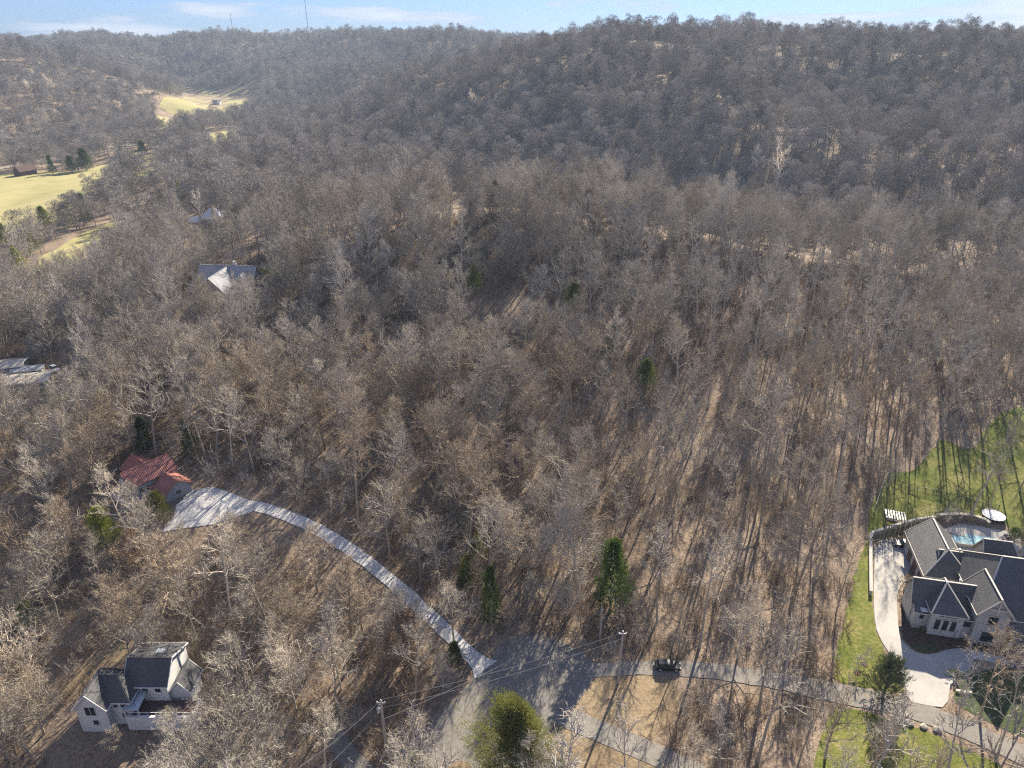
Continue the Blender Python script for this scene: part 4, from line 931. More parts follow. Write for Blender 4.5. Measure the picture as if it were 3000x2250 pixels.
def block(par, x0, x1, y0, y1, ze, zr, ax_='x', hip=(0, 0), rp=.5, ov=.4, wall='white', roof='shingle', z0=-.8, trim='trim', caps=True, zb=None):
    """walled volume with a gable or hip roof: parts wall, roof (> ridge_cap), gutter"""
    sw = ax_ == 'y'
    if sw: x0, x1, y0, y1 = y0, y1, x0, x1          # build with the ridge along x, swap at the end
    zb = ze if zb is None else zb
    yr = y0 + (y1 - y0) * rp
    S = (lambda p: (p[1], p[0], p[2])) if sw else (lambda p: p)
    flip = (lambda f: [tuple(q[::-1]) for q in f]) if sw else (lambda f: f)
    v = [(x0, y0, z0), (x1, y0, z0), (x1, y1, z0), (x0, y1, z0), (x0, y0, ze), (x1, y0, ze), (x1, y1, zb), (x0, y1, zb)]
    f = [(0, 1, 5, 4), (2, 3, 7, 6)]
    if hip[0]: f.append((3, 0, 4, 7))
    else: v.append((x0, yr, zr - .05)); f.append((3, 0, 4, len(v) - 1, 7))
    if hip[1]: f.append((1, 2, 6, 5))
    else: v.append((x1, yr, zr - .05)); f.append((1, 2, 6, len(v) - 1, 5))
    w = mesh_obj('wall', [S(p) for p in v], flip(f), wall, par)
    sf = (zr - ze) / (yr - y0); sb = (zr - zb) / (y1 - yr); up = .2
    e0, e1 = x0 - ov, x1 + ov
    t = [(e0, y0 - ov, ze - sf * ov + up), (e1, y0 - ov, ze - sf * ov + up), (e1, y1 + ov, zb - sb * ov + up), (e0, y1 + ov, zb - sb * ov + up),
         (x0 + hip[0] if hip[0] else e0, yr, zr + up), (x1 - hip[1] if hip[1] else e1, yr, zr + up)]
    rf = [(0, 1, 5, 4), (2, 3, 4, 5)]
    if hip[0]: rf.append((3, 0, 4))
    if hip[1]: rf.append((1, 2, 5))
    ro = roof_part(par, [S(p) for p in t], flip(rf), roof)
    if caps:
        mb = MB(); bar(mb, t[4], t[5], .30, .10)
        if hip[0]: bar(mb, t[0], t[4], .26, .10); bar(mb, t[3], t[4], .26, .10)
        if hip[1]: bar(mb, t[1], t[5], .26, .10); bar(mb, t[2], t[5], .26, .10)
        mesh_obj('ridge_cap', [S((p[0], p[1], p[2] + .03)) for p in mb.v], flip(mb.f), caps if isinstance(caps, str) else roof, ro)
    if trim:
        mb = MB()
        bar(mb, (e0, y0 - ov - .07, t[0][2] - .14), (e1, y0 - ov - .07, t[0][2] - .14), .13, .16); bar(mb, (e0, y1 + ov + .07, t[2][2] - .14), (e1, y1 + ov + .07, t[2][2] - .14), .13, .16)
        for k, (h_, xe) in enumerate(((hip[0], e0 - .05), (hip[1], e1 + .05))):
            if h_: bar(mb, (xe - .02 + .04 * k, y0 - ov, t[0][2] - .14), (xe - .02 + .04 * k, y1 + ov, t[2][2] - .14), .13, .16)
            else:
                bar(mb, (xe, y0 - ov, t[0][2] - .1), (xe, yr, zr + up - .1), .1, .24); bar(mb, (xe, y1 + ov, t[2][2] - .1), (xe, yr, zr + up - .1), .1, .24)
        mesh_obj('gutter', [S(p) for p in mb.v], flip(mb.f), trim, par)
    return w, ro
def face_m(x, y, z, side):
    ang = {'f': 0, 'r': math.pi / 2, 'b': math.pi, 'l': -math.pi / 2}[side]
    return Matrix.Translation((x, y, z)) @ Matrix.Rotation(ang, 4, 'Z')
def window(par, x, y, z, w, h_, side='f', frame='dark_metal', cols=1, rows=1, sill=None):
    """frame proud of the wall, glass set back in it"""
    m = face_m(x, y, z, side); mb = MB(); fw = .09
    for a_ in (-w / 2, w / 2 - fw): mb.box(a_, a_ + fw, -.07, .05, 0, h_, m)
    for b_ in (0, h_ - fw): mb.box(-w / 2 + fw, w / 2 - fw, -.068, .05, b_, b_ + fw, m)
    for c_ in range(1, cols): xx = -w / 2 + w * c_ / cols; mb.box(xx - .03, xx + .03, -.06, .05, fw, h_ - fw, m)
    for c_ in range(1, rows): zz = h_ * c_ / rows; mb.box(-w / 2 + fw, w / 2 - fw, -.055, .05, zz - .03, zz + .03, m)
    o = mb.build('window', frame, par)
    MB().box(-w / 2 + .05, w / 2 - .05, -.02, .03, .05, h_ - .05, m).build('pane', 'glass', o)
    if sill: MB().box(-w / 2 - .15, w / 2 + .15, -.14, .02, h_ + .02, h_ + .26, m).build('lintel', sill, o); MB().box(-w / 2 - .12, w / 2 + .12, -.16, .02, -.18, -.01, m).build('sill', sill, o)
    return o
def door(par, x, y, z, w, h_, side='f', mat='brown_wood'):
    m = face_m(x, y, z, side); o = MB().box(-w / 2, w / 2, -.05, .03, 0, h_, m).build('door', mat, par)
    MB().box(w * .32, w * .38, -.11, -.05, h_ * .45, h_ * .5, m).build('handle', 'grey_metal', o)
    return o
def slab(par, name, x0, x1, y0, y1, z0, z1, mat): return MB().box(x0, x1, y0, y1, z0, z1).build(name, mat, par)
def shed(par, x0, x1, y0, y1, zf, zb, wall, roof, z0=-.8, ov=.3, trim='trim'):
    v = [(x0, y0, z0), (x1, y0, z0), (x1, y1, z0), (x0, y1, z0), (x0, y0, zf), (x1, y0, zf), (x1, y1, zb), (x0, y1, zb)]
    mesh_obj('wall', v, [(0, 1, 5, 4), (1, 2, 6, 5), (3, 0, 4, 7)], wall, par)
    s_ = (zb - zf) / (y1 - y0)
    roof_part(par, [(x0 - ov, y0 - ov, zf - s_ * ov + .2), (x1 + ov, y0 - ov, zf - s_ * ov + .2), (x1 + ov, y1, zb + .2), (x0 - ov, y1, zb + .2)], [(0, 1, 2, 3)], roof)
    mb = MB(); bar(mb, (x0 - ov, y0 - ov - .07, zf - s_ * ov + .06), (x1 + ov, y0 - ov - .07, zf - s_ * ov + .06), .13, .16); mb.build('gutter', trim, par)

# --- stone mansion
mn = empty('stone_mansion', (87.0, 100.3, 1.5), R(-13), 'large pale stone mansion with many steep grey roofs at the right edge', 'house')
kw = dict(wall='stone', roof='shingle', caps='trim')  # cream ridge caps stand for sunlit shingle edges, light painted in
block(mn, -5.0, 3.4, 13.0, 27.0, 4.9, 8.8, 'y', hip=(3.6, 0), ov=.5, **kw)           # garage wing
block(mn, -2.0, 7.0, 13.6, 20.5, 4.6, 8.2, 'x', **kw)                                 # connector
block(mn, 1.2, 30.0, 1.4, 20.6, 6.2, 13.8, 'x', hip=(4.2, 0), rp=.43, ov=.4, **kw)    # main house
block(mn, 7.5, 14.5, 18.0, 24.5, 5.0, 9.4, 'x', hip=(0, 2.0), **kw)                   # rear wing
block(mn, -9.8, 1.0, 3.7, 8.6, 5.3, 8.9, 'x', rp=.42, **kw)                           # front wing
block(mn, -7.2, -1.6, .6, 6.2, 5.9, 9.1, 'y', hip=(4.6, 0), ov=.45, wall='white_brick', roof='shingle', caps='trim')   # front bay
block(mn, 0.0, 5.4, 0.0, 8.0, 7.7, 11.2, 'y', ov=.45, **kw)                           # tall front gable
block(mn, 10.2, 15.8, -.2, 8.0, 7.5, 11.2, 'y', ov=.45, **kw)
block(mn, 17.0, 33.0, -2.0, 9.0, 8.4, 13.6, 'x', ov=.45, **kw)                         # unseen right wing, shaped so its shadow covers the front lawn
shed(mn, -9.6, -7.25, 1.7, 3.66, 4.2, 5.2, 'stone', 'shingle')
shed(mn, -1.55, -.05, .9, 3.66, 4.7, 5.4, 'stone', 'shingle')
slab(mn, 'awning', -8.9, -7.6, 1.35, 2.6, 4.62, 4.75, 'white_plastic')
shed(mn, 5.45, 10.15, 0.6, 1.35, 5.2, 5.9, 'stone', 'shingle')
roof_part(mn, [(5.45, -2.2, 3.9), (10.15, -2.2, 3.9), (10.15, .62, 5.3), (5.45, .62, 5.3)], [(0, 1, 2, 3)], 'shingle', name='porch_roof')
for xx in (5.75, 8.2, 9.9):
    slab(mn, 'porch_post', xx - .17, xx + .17, -2.0, -1.66, -.2, 3.55, 'trim')
    mb = MB()
    for sg in (-1, 1):
        if 5.6 < xx + sg * .9 < 10.1: bar(mb, (xx + sg * .16, -1.83, 2.75), (xx + sg * .85, -1.83, 3.55), .16, .16)
    mb.build('post_brace', 'trim', mn)
slab(mn, 'porch_floor', 5.45, 10.15, -2.3, .6, -.2, 1.0, 'wall_stone')
for k in range(6): slab(mn, 'step', 5.9, 8.0, -2.35 - .42 * (k + 1), -2.33 - .42 * k, -.3, .9 - .16 * k, 'wall_stone')
for xx in (5.6, 8.1): slab(mn, 'step_wall', xx, xx + .28, -5.0, -2.36, -.3, .95, 'stone_cap')
window(mn, 2.7, 0, 5.0, 1.55, 2.0, cols=2, sill='stone_cap'); window(mn, 2.7, 0, .9, 2.1, 2.3, cols=3, sill='stone_cap')
for xx in (-5.9, -4.5, -3.1): window(mn, xx, .6, 1.6, .85, 2.4, cols=2, rows=3, sill='stone_cap')
window(mn, -4.4, .6, 4.75, 2.9, .85, cols=3)
window(mn, -.8, .9, 2.9, 1.25, 1.3, cols=3); window(mn, -8.4, 1.7, 2.6, .7, .95)
window(mn, 13, -.2, 4.2, 1.5, 1.9, cols=2, sill='stone_cap'); window(mn, 13, -.2, .9, 2.0, 2.2, cols=3, sill='stone_cap')
door(mn, 6.9, .6, 1.0, 1.3, 2.3); window(mn, 9.2, .6, 1.4, 1.3, 1.9, cols=2)
for yy in (15.5, 19.2, 22.9):
    o = MB().box(-5.06, -4.98, yy - 1.3, yy + 1.3, -.1, 2.7).build('garage_door', 'brown_wood', mn)
    for q in range(3): MB().box(-5.10, -5.05, yy - 1.2, yy + 1.2, .15 + q * .85, .9 + q * .85).build('panel', 'brown_wood', o)
mb = MB(); bar(mb, (2.7, -.5, 8.3), (2.7, -.5, 10.9), .16, .12); bar(mb, (1.2, -.48, 8.95), (4.2, -.48, 8.95), .12, .2); mb.build('gable_timber', 'trim', mn)
ch = slab(mn, 'chimney', 14.8, 16.2, 20.8, 22.0, -.5, 12.2, 'stone'); MB().box(14.65, 16.35, 20.65, 22.15, 12.2, 12.5).build('chimney_cap', 'stone_cap', ch); MB().box(15.1, 15.9, 21.1, 21.7, 12.5, 12.9).build('flue', 'white_plastic', ch)
for (xx, yy, zz) in ((1.6, 17.6, 8.0), (3.0, 6.5, 9.9), (-1.4, 7.2, 8.2)): MB().lathe([(.11, -.5), (.11, .6), (.2, .62), (.2, .8)], 8, (xx, yy, zz)).build('roof_vent', 'white_plastic', mn)

# --- white house bottom left
wh = empty('white_house', (-75.7, 86.0, -5.0), 0, 'white two storey house with dark roofs and a long white terrace wall', 'house')
kw = dict(wall='white', roof='dark_shingle', trim='white')
block(wh, 0, 5.2, 0, 8.0, 6.0, 9.2, 'y', hip=(0, 2.4), **kw)
block(wh, 2.6, 8.6, 1.6, 7.0, 6.0, 9.0, 'x', hip=(0, 2.6), **kw)
block(wh, 6.8, 14.0, 4.4, 13.0, 6.6, 9.7, 'x', rp=.36, zb=7.4, **kw)
block(wh, 14.05, 17.4, 5.2, 9.6, 4.4, 6.6, 'y', wall='white', roof='dark_shingle', trim='white')
sk = slab(wh, 'skylight', 10.6, 11.8, 9.2, 10.3, 8.6, 9.12, 'white'); slab(sk, 'pane', 10.7, 11.7, 9.3, 10.2, 9.12, 9.2, 'skylight')
roof_part(wh, [(7.6, .6, 4.7), (10.4, .6, 4.7), (10.4, 4.4, 5.1), (7.6, 4.4, 5.1)], [(0, 1, 2, 3)], 'porch_metal', name='porch_roof')
for xx in (7.8, 10.2): slab(wh, 'porch_post', xx - .12, xx + .12, .7, .94, -.3, 4.45, 'white')
slab(wh, 'terrace_floor', 8.7, 19.6, .9, 4.3, .6, 2.6, 'brown_wood'); slab(wh, 'terrace_wall', 8.0, 19.8, .3, .75, -1.2, 3.2, 'white'); slab(wh, 'terrace_wall', 19.35, 19.8, .8, 4.4, -1.2, 3.2, 'white')
mb = MB(); bar(mb, (8.7, .5, 4.2), (19.6, .5, 4.2), .08, .08)
for q in range(8): bar(mb, (8.8 + q * 1.54, .5, 3.1), (8.8 + q * 1.54, .5, 4.2), .07, .07)
mb.build('railing', 'white', wh)
window(wh, 2.5, 0, 4.0, 1.9, 2.2, cols=2, frame='white'); window(wh, 2.9, 0, 1.7, 1.1, 1.3, frame='white')
window(wh, 6.0, 1.6, 4.1, .9, 1.1, frame='white'); window(wh, 7.4, 1.6, 4.1, 1.1, 1.1, frame='white'); window(wh, 7.2, 1.6, 1.6, 1.1, 1.3, frame='white')
for xx in (8.6, 10.0, 12.3): window(wh, xx, 4.4, 4.6, 1.2, 1.4, frame='white')
door(wh, 9.0, 4.4, 2.6, 1.0, 2.0)
window(wh, 0, 3.5, 3.5, 1.2, 1.4, side='l', frame='white')

# --- red roofed house
rd = empty('red_roofed_house', (-87.4, 143.2, 7.5), R(52), 'house with salmon red metal roofs at the end of the concrete driveway', 'house')
kw = dict(wall='grey_siding', roof='red_metal', trim='red_metal', caps=True)
block(rd, -5.0, 5.2, -3.2, 3.2, 4.6, 6.7, 'x', ov=.5, **kw)
block(rd, -.6, 5.6, -9.2, -.5, 2.6, 4.7, 'y', ov=.6, **kw)
block(rd, -1.5, 4.5, .5, 9.5, 2.8, 5.0, 'y', ov=.5, **kw)
for q in range(25):       # standing seams
    mb = MB(); xx = -5.3 + q * .45; bar(mb, (xx, -3.65, 4.6 - .66 * .45 + .25), (xx, -.1, 6.7 + .18), .05, .06); mb.build('roof_seam', 'red_metal', rd)
for xx in (-3.2, -1.6): window(rd, xx, -3.2, 1.6, 1.1, 1.5, frame='white')
window(rd, 3.6, -3.2, 2.9, 1.2, 1.0, frame='white'); window(rd, -5.0, 0, 1.6, 1.4, 1.6, side='l', frame='white'); door(rd, 5.6, -5, .1, 1.0, 2.1, side='r'); window(rd, 2.5, -9.2, .9, 1.6, 1.3, frame='white')

# --- grey roofed hillside house
gr = empty('grey_roofed_house', (-106.0, 252.0, 20.0), R(-6), 'hillside house with pale grey multi gabled roof and small green yard', 'house')
kw = dict(wall='tan_wall', roof='pale_shingle', trim='white')
block(gr, -11, 10, 1.5, 9.5, 4.8, 9.0, 'x', **kw)
block(gr, -5.5, 4.0, -9.0, 5.5, 3.8, 8.6, 'y', ov=.6, **kw)
block(gr, 4.5, 9.5, -1.0, 4.0, 4.6, 7.4, 'y', ov=.4, **kw)
shed(gr, -12, -6, -3.5, 1.4, 2.8, 5.0, 'tan_wall', 'pale_shingle')
for xx in (-2.5, 0.5): window(gr, xx, -9, 1.0, 1.6, 1.8, frame='white')
window(gr, 7, -1, 1.2, 1.6, 1.6, frame='white'); window(gr, 10, 4.5, 1.2, 1.5, 1.6, side='r', frame='white'); window(gr, 7, -1, 5.0, 1.0, 1.0, frame='white')
ch = slab(gr, 'chimney', 1.0, 2.1, 6.4, 7.4, 3, 10.2, 'white'); MB().box(.9, 2.2, 6.3, 7.5, 10.2, 10.4).build('chimney_cap', 'stone_cap', ch)

# --- tan roofed house at the left edge
tr = empty('tan_roofed_house', (-158.0, 205.0, 5.0), R(14), 'long low house with tan roofs at the left edge beside a parked car', 'house')
kw = dict(wall='tan_wall', roof='tan_roof', trim='white', caps=False)
block(tr, -12, 9.0, -4.5, 3.2, 2.8, 3.25, 'x', ov=.8, **kw)
block(tr, -14, -1.0, 6.0, 12.0, 4.4, 5.0, 'x', ov=.8, **kw)
shed(tr, -3, 6, 3.3, 6.0, 3.4, 4.0, 'tan_wall', 'pale_shingle')
for xx in (-8, -4, 0, 4, 7.5): window(tr, xx, -4.5, .9, 1.6, 1.3, frame='white')
window(tr, -1.0, 9, 1.6, 1.4, 1.6, side='r', frame='white')
for q in range(4): slab(tr, 'carport_post', -.9 + .0, -.7, 6.4 + q * 1.7, 6.6 + q * 1.7, 0, 4.2, 'trim')

# --- white roofed house, barn, far houses
wr = empty('white_roofed_house', (-164, 390, 11.5), R(5), 'house with bright white hipped roof showing above the trees on the left', 'house')
kw = dict(wall='tan_wall', roof='white_roof', trim='white', caps=False)
block(wr, -5, 5.5, -4, 5, 6.5, 10.5, 'x', hip=(4, 4), ov=.8, **kw); block(wr, -13, -5.2, -5, 1, 4.5, 6.6, 'x', hip=(2, 0), **kw); block(wr, 2, 8, -8, -4.2, 4.5, 6.0, 'x', **kw)
slab(wr, 'chimney', .6, 1.7, -2.6, -1.6, 8, 12.3, 'wall_stone')
for xx in (-2, 2): window(wr, xx, -4, 3.5, 1.5, 1.6, frame='white')
bn = empty('barn', (-450, 676, -8), R(-22), 'dark brown barn with gabled roof at the left edge of the pasture', 'barn')
block(bn, -4.5, 4.5, -8, 8, 4.2, 8.4, 'y', wall='brown_wood', roof='brown_wood', trim='brown_wood', caps=False); door(bn, 0, -8, 0, 3.2, 3.4, mat='dark_metal'); window(bn, 0, -8, 5.2, 1.2, 1.4); window(bn, -2.8, -8, 1.5, 1, 1.2)
for nm, loc, rz, lab, roof in (('farmhouse', (-567, 1462), R(10), 'small white farmhouse alone in the far yellow pasture', 'pale_shingle'), ('far_white_house', (-351, 982), R(-25), 'white house half hidden in trees above the narrow paddock', 'white_roof')):
    e = empty(nm, (*loc, h1(*loc)), rz, lab, 'house'); block(e, -7, 7, -4, 4, 5.0, 8.2, 'x', wall='white', roof=roof, trim='white', caps=False, z0=-3); block(e, 1.5, 6.5, -7, 0, 4.6, 7.4, 'y', wall='white', roof=roof, trim='white', caps=False, z0=-3)
    for xx in (-5, -2.5, 0): window(e, xx, -4, 1.4, 1.3, 1.6)
    window(e, 4, -7, 1.4, 1.6, 1.6)
for nm, u, v, lab in (('ridge_house', 1735, 580, 'pale roofed house peeping through trees right of the knoll'), ('ridge_cottage', 1828, 655, 'pale walled cottage among trunks below the ridge house')):
    x, y = gp(u, v); e = empty(nm, (x, y, h1(x, y)), R(-35), lab, 'house'); block(e, -6, 6, -4, 4, 4.5, 8, 'x', wall='white', roof='pale_shingle', trim='white', caps=False, z0=-4); window(e, -2, -4, 1.5, 1.4, 1.5); window(e, 2, -4, 1.5, 1.4, 1.5)

# ------------------------------------------------------------------ garden things round the mansion
def wall_run(name, px, th, height, mat, cap, label, base=None):
    pts = spline(P(px), 5); n = len(pts)
    e = empty(name, (pts[0][0], pts[0][1], h1(*pts[0])), 0, label, 'wall'); ox, oy, oz = e.location
    l, r_ = (lambda q: (q[:n], q[n:][::-1]))(ribbon(pts, th)); mb = MB(); mc = MB()
    lc, rc = (lambda q: (q[:n], q[n:][::-1]))(ribbon(pts, th + .16))
    for (a_, b_, m_, z0, z1) in ((l, r_, mb, -.8, height), (lc, rc, mc, height, height + .14)):
        v = []
        for i in range(n):
            zz = h1(*pts[i]) - oz
            for p in (a_[i], b_[i]): v += [(p[0] - ox, p[1] - oy, zz + z0), (p[0] - ox, p[1] - oy, zz + z1)]
        f = []
        for i in range(n - 1):
            k = 4 * i; f += [(k, k + 1, k + 5, k + 4), (k + 2, k + 6, k + 7, k + 3), (k + 1, k + 3, k + 7, k + 5)]
        f += [(0, 2, 3, 1), (4 * n - 4, 4 * n - 3, 4 * n - 1, 4 * n - 2)]
        m_.add(v, f)
    mb.build('wall_body', mat, e); mc.build('coping', cap, e); return e
wall_run('driveway_wall', [(2549, 1745), (2548, 1680), (2548, 1620), (2550, 1572)], .5, 1.1, 'bright_concrete', 'bright_concrete', 'pale side wall left of the mansion driveway')
wall_run('rear_wall', [(2551, 1568), (2590, 1556), (2640, 1541), (2690, 1528), (2740, 1521)], .5, .8, 'bright_concrete', 'bright_concrete', 'pale rear wall behind the row of arborvitae')
wall_run('pool_wall', [(2744, 1521), (2790, 1519), (2840, 1522), (2880, 1534), (2895, 1545)], .7, 1.3, 'wall_stone', 'stone_cap', 'dark curved stone retaining wall above the pool')
# swimming pool
pool = P([(2822, 1546), (2911, 1559), (2921, 1587), (2892, 1586), (2868, 1608), (2792, 1597), (2772, 1567), (2827, 1577)])
zc = 1.5; pcx = sum(p[0] for p in pool) / 8; pcy = sum(p[1] for p in pool) / 8; zc = h1(pcx, pcy) + .16
pe = empty('swimming_pool', (pcx, pcy, zc), 0, 'pale turquoise L shaped swimming pool behind the mansion', 'pool')
loc_p = [(p[0] - pcx, p[1] - pcy) for p in pool]
big_p = [(x * 1.07, y * 1.09) for x, y in loc_p]; n8 = 8
rim = [(x, y, .32) for x, y in big_p] + [(x, y, .32) for x, y in loc_p] + [(x, y, -.3) for x, y in big_p] + [(x, y, .0) for x, y in loc_p]
rf = []
for i in range(8):
    j = (i + 1) % 8; rf += [(i, j, 8 + j, 8 + i), (16 + i, 16 + j, j, i), (8 + i, 8 + j, 24 + j, 24 + i)]
mesh_obj('coping', rim, rf, 'bright_concrete', pe)
mesh_obj('pool_floor', [(x, y, .10) for x, y in loc_p], [tuple(range(8))], 'pool_floor', pe)
mesh_obj('water', [(x, y, .24) for x, y in loc_p], [tuple(range(8))], 'water', pe)
for q in range(3):
    a_ = Vector(loc_p[1]).lerp(Vector(loc_p[0]), .30 + q * .05); b_ = Vector(loc_p[3]).lerp(Vector(loc_p[4]), .05 + q * .16); mb = MB(); bar(mb, (a_.x, a_.y, .14 + .02 * q), (b_.x, b_.y, .14 + .02 * q), .3, .08); mb.build('pool_step', 'bright_concrete', pe)
# trampoline
x, y = gp(2908, 1518); tz = h1(x, y)
te = empty('trampoline', (x, y, tz), R(20), 'round trampoline with white cover and dark rim on the back lawn', 'trampoline')
RT = 2.45
mb = MB(); ring = [(math.cos(t * 6.2832 / 28) * RT, math.sin(t * 6.2832 / 28) * RT, .95) for t in range(29)]; mb.tube(ring, .06, 6); mb.build('rim', 'dark_metal', te)
MB().lathe([(.02, .9), (RT * .55, .905), (RT * .84, .915), (RT * .97, .96), (RT * .99, 1.0), (RT * .84, .96), (RT * .5, .94), (.02, .93)], 28).build('jumping_mat', 'mat_white', te)
for k in range(5):
    a_ = k * 6.2832 / 5; mb = MB(); c, s_ = math.cos(a_) * RT, math.sin(a_) * RT; dx, dy = -math.sin(a_) * .45, math.cos(a_) * .45
    mb.tube([(c - dx, s_ - dy, .92), (c - dx * .9, s_ - dy * .9, .05), (c + dx * .9, s_ + dy * .9, .05), (c + dx, s_ + dy, .92)], .035, 5); mb.build('leg', 'dark_metal', te)
# fences
def fence(name, px, nposts, hgt_, label, mat='dark_metal', rails=(.25, .98), mesh_wire=False):
    pts = spline(P(px), 6); L_ = [0]
    for i in range(1, len(pts)): L_.append(L_[-1] + math.hypot(pts[i][0] - pts[i - 1][0], pts[i][1] - pts[i - 1][1]))
    at_ = lambda d: tuple(np.interp(d, L_, [p[k] for p in pts]) for k in (0, 1))
    e = empty(name, (*pts[0], h1(*pts[0])), 0, label, 'fence'); ox, oy, oz = e.location
    ps = [at_(L_[-1] * i / (nposts - 1)) for i in range(nposts)]
    g_ = [(p[0] - ox, p[1] - oy, h1(*p) - oz) for p in ps]
    for q in g_: MB().box(q[0] - .05, q[0] + .05, q[1] - .05, q[1] + .05, q[2] - .3, q[2] + hgt_ + .06).build('post', mat, e)
    for fr in rails:
        mb = MB()
        for a_, b_ in zip(g_[:-1], g_[1:]): bar(mb, (a_[0], a_[1], a_[2] + hgt_ * fr), (b_[0], b_[1], b_[2] + hgt_ * fr), .045, .05)
        mb.build('rail', mat, e)
    if mesh_wire:
        mb = MB()
        for a_, b_ in zip(g_[:-1], g_[1:]):
            for t in np.linspace(.06, .94, 9): 
                q = [a_[k] + (b_[k] - a_[k]) * t for k in range(3)]; bar(mb, (q[0], q[1], q[2] + .05), (q[0], q[1], q[2] + hgt_ * .97), .02, .02)
        mb.build('pickets', mat, e)
fence('lawn_fence', [(2602, 1400), (2640, 1422), (2700, 1440), (2760, 1452), (2820, 1468), (2870, 1484), (2925, 1492)], 15, 1.35, 'dark post and rail fence crossing the back lawn', mesh_wire=True)
fence('iron_fence', [(2738, 1512), (2760, 1508), (2785, 1507), (2805, 1508)], 6, 1.25, 'short black iron fence on the wall above the pool', mesh_wire=True)
fence('white_rail_fence', [(2560, 1500), (2575, 1455), (2590, 1412), (2602, 1390)], 6, 1.1, 'white rail fence along the wood edge left of the back lawn', mat='white', rails=(.55, .97))
# pergola
x, y = gp(2616, 1535); pg = empty('pergola', (x, y, h1(x, y)), R(-20), 'low white slatted pergola beside the arborvitae on the back lawn', 'pergola')
for a_ in (-1.9, 1.9):
    for b_ in (-1.4, 1.4): slab(pg, 'post', a_ - .08, a_ + .08, b_ - .08, b_ + .08, -.3, 2.3, 'purple')
for b_ in (-1.4, 1.4): slab(pg, 'beam', -2.2, 2.2, b_ - .07, b_ + .07, 2.3, 2.5, 'purple')
for q in range(8): slab(pg, 'slat', -2.1 + q * .57, -1.83 + q * .57, -1.75, 1.75, 2.5, 2.6, 'white_plastic')
slab(pg, 'bench', -1.4, 1.4, .6, 1.1, .38, .46, 'purple')
# loungers by the pool
for (u, v, rz, lab) in ((2938, 1578, R(25), 'dark pool lounger nearer the water on the deck'), (2947, 1588, R(40), 'dark pool lounger nearer the shrub on the deck')):
    x, y = gp(u, v); e = empty('pool_lounger', (x, y, h1(x, y) + .16), rz, lab, 'lounger', 'loungers by the pool')
    slab(e, 'seat', -.9, .35, -.33, .33, .30, .38, 'purple'); mb = MB(); bar(mb, (.35, 0, .35), (.95, 0, .72), .66, .07); mb.build('backrest', 'purple', e)
    for a_ in (-.8, .3):
        for b_ in (-.27, .27): slab(e, 'leg', a_ - .03, a_ + .03, b_ - .03, b_ + .03, -.02, .30, 'dark_metal')
# boulders and young staked trees on the lawns
def boulder(u, v, r_, lab):
    x, y = gp(u, v); rr = random.Random(int(u)); me = bpy.data.meshes.new('boulder'); bm = bmesh.new(); bmesh.ops.create_icosphere(bm, subdivisions=2, radius=r_)
    for q in bm.verts: q.co *= rr.uniform(.82, 1.15); q.co.z *= .6
    bm.to_mesh(me); bm.free(); me.materials.append(M['rock']); o = bpy.data.objects.new('boulder', me); COL.objects.link(o); o.location = (x, y, h1(x, y) + r_ * .3); tag(o, lab, 'boulder', 'boulders along the lane')
boulder(2664, 2120, .75, 'pale boulder by the lane nearest the driveway mouth'); boulder(2705, 2131, .6, 'pale boulder in the middle of the three by the lane'); boulder(2745, 2140, .7, 'pale boulder furthest right of the three by the lane')
boulder(2832, 1905, .55, 'pale boulder at the corner of the mansion front walk'); boulder(2770, 1588, .6, 'pale rock in the bed beside the pool')
tk, cr_ = bare_tree(170, H=4.2, spread=.24, first=.4, nl=6, nb=3, nt=3, ntt=3, tw=.03, trunk_r=.05)
YOUNG = (mesh_of(tk, 'trunk', 'bark'), mesh_of(cr_, 'crown', 'twig'))
for u, v, lab in ((2511, 1972, 'young staked tree in a mulch ring on the side lawn, nearer the lane'), (2532, 1946, 'young staked tree in a mulch ring on the side lawn, nearer the woods')):
    x, y = gp(u, v); e = plant('young_tree', YOUNG, x, y, 1.0, lab, 'tree', 'young trees on the side lawn')
    MB().lathe([(.75, -.1), (.75, .12), (.5, .2), (.1, .22)], 14).build('mulch_ring', 'mulch', e); mb = MB(); mb.tube([(.3, 0, -.2), (.3, 0, 1.7)], .03, 5); mb.build('stake', 'wood_pole', e)
# planter wall at the right of the shaded drive
x, y = gp(2822, 2030); e = empty('garden_bench', (x, y, h1(x, y)), R(-10), 'pale stone bench in the shaded front lawn', 'bench'); slab(e, 'seat', -1.3, 1.3, -.25, .25, .4, .5, 'stone_cap')
for a_ in (-1.0, 1.0): slab(e, 'leg', a_ - .12, a_ + .12, -.2, .2, -.1, .4, 'stone_cap')


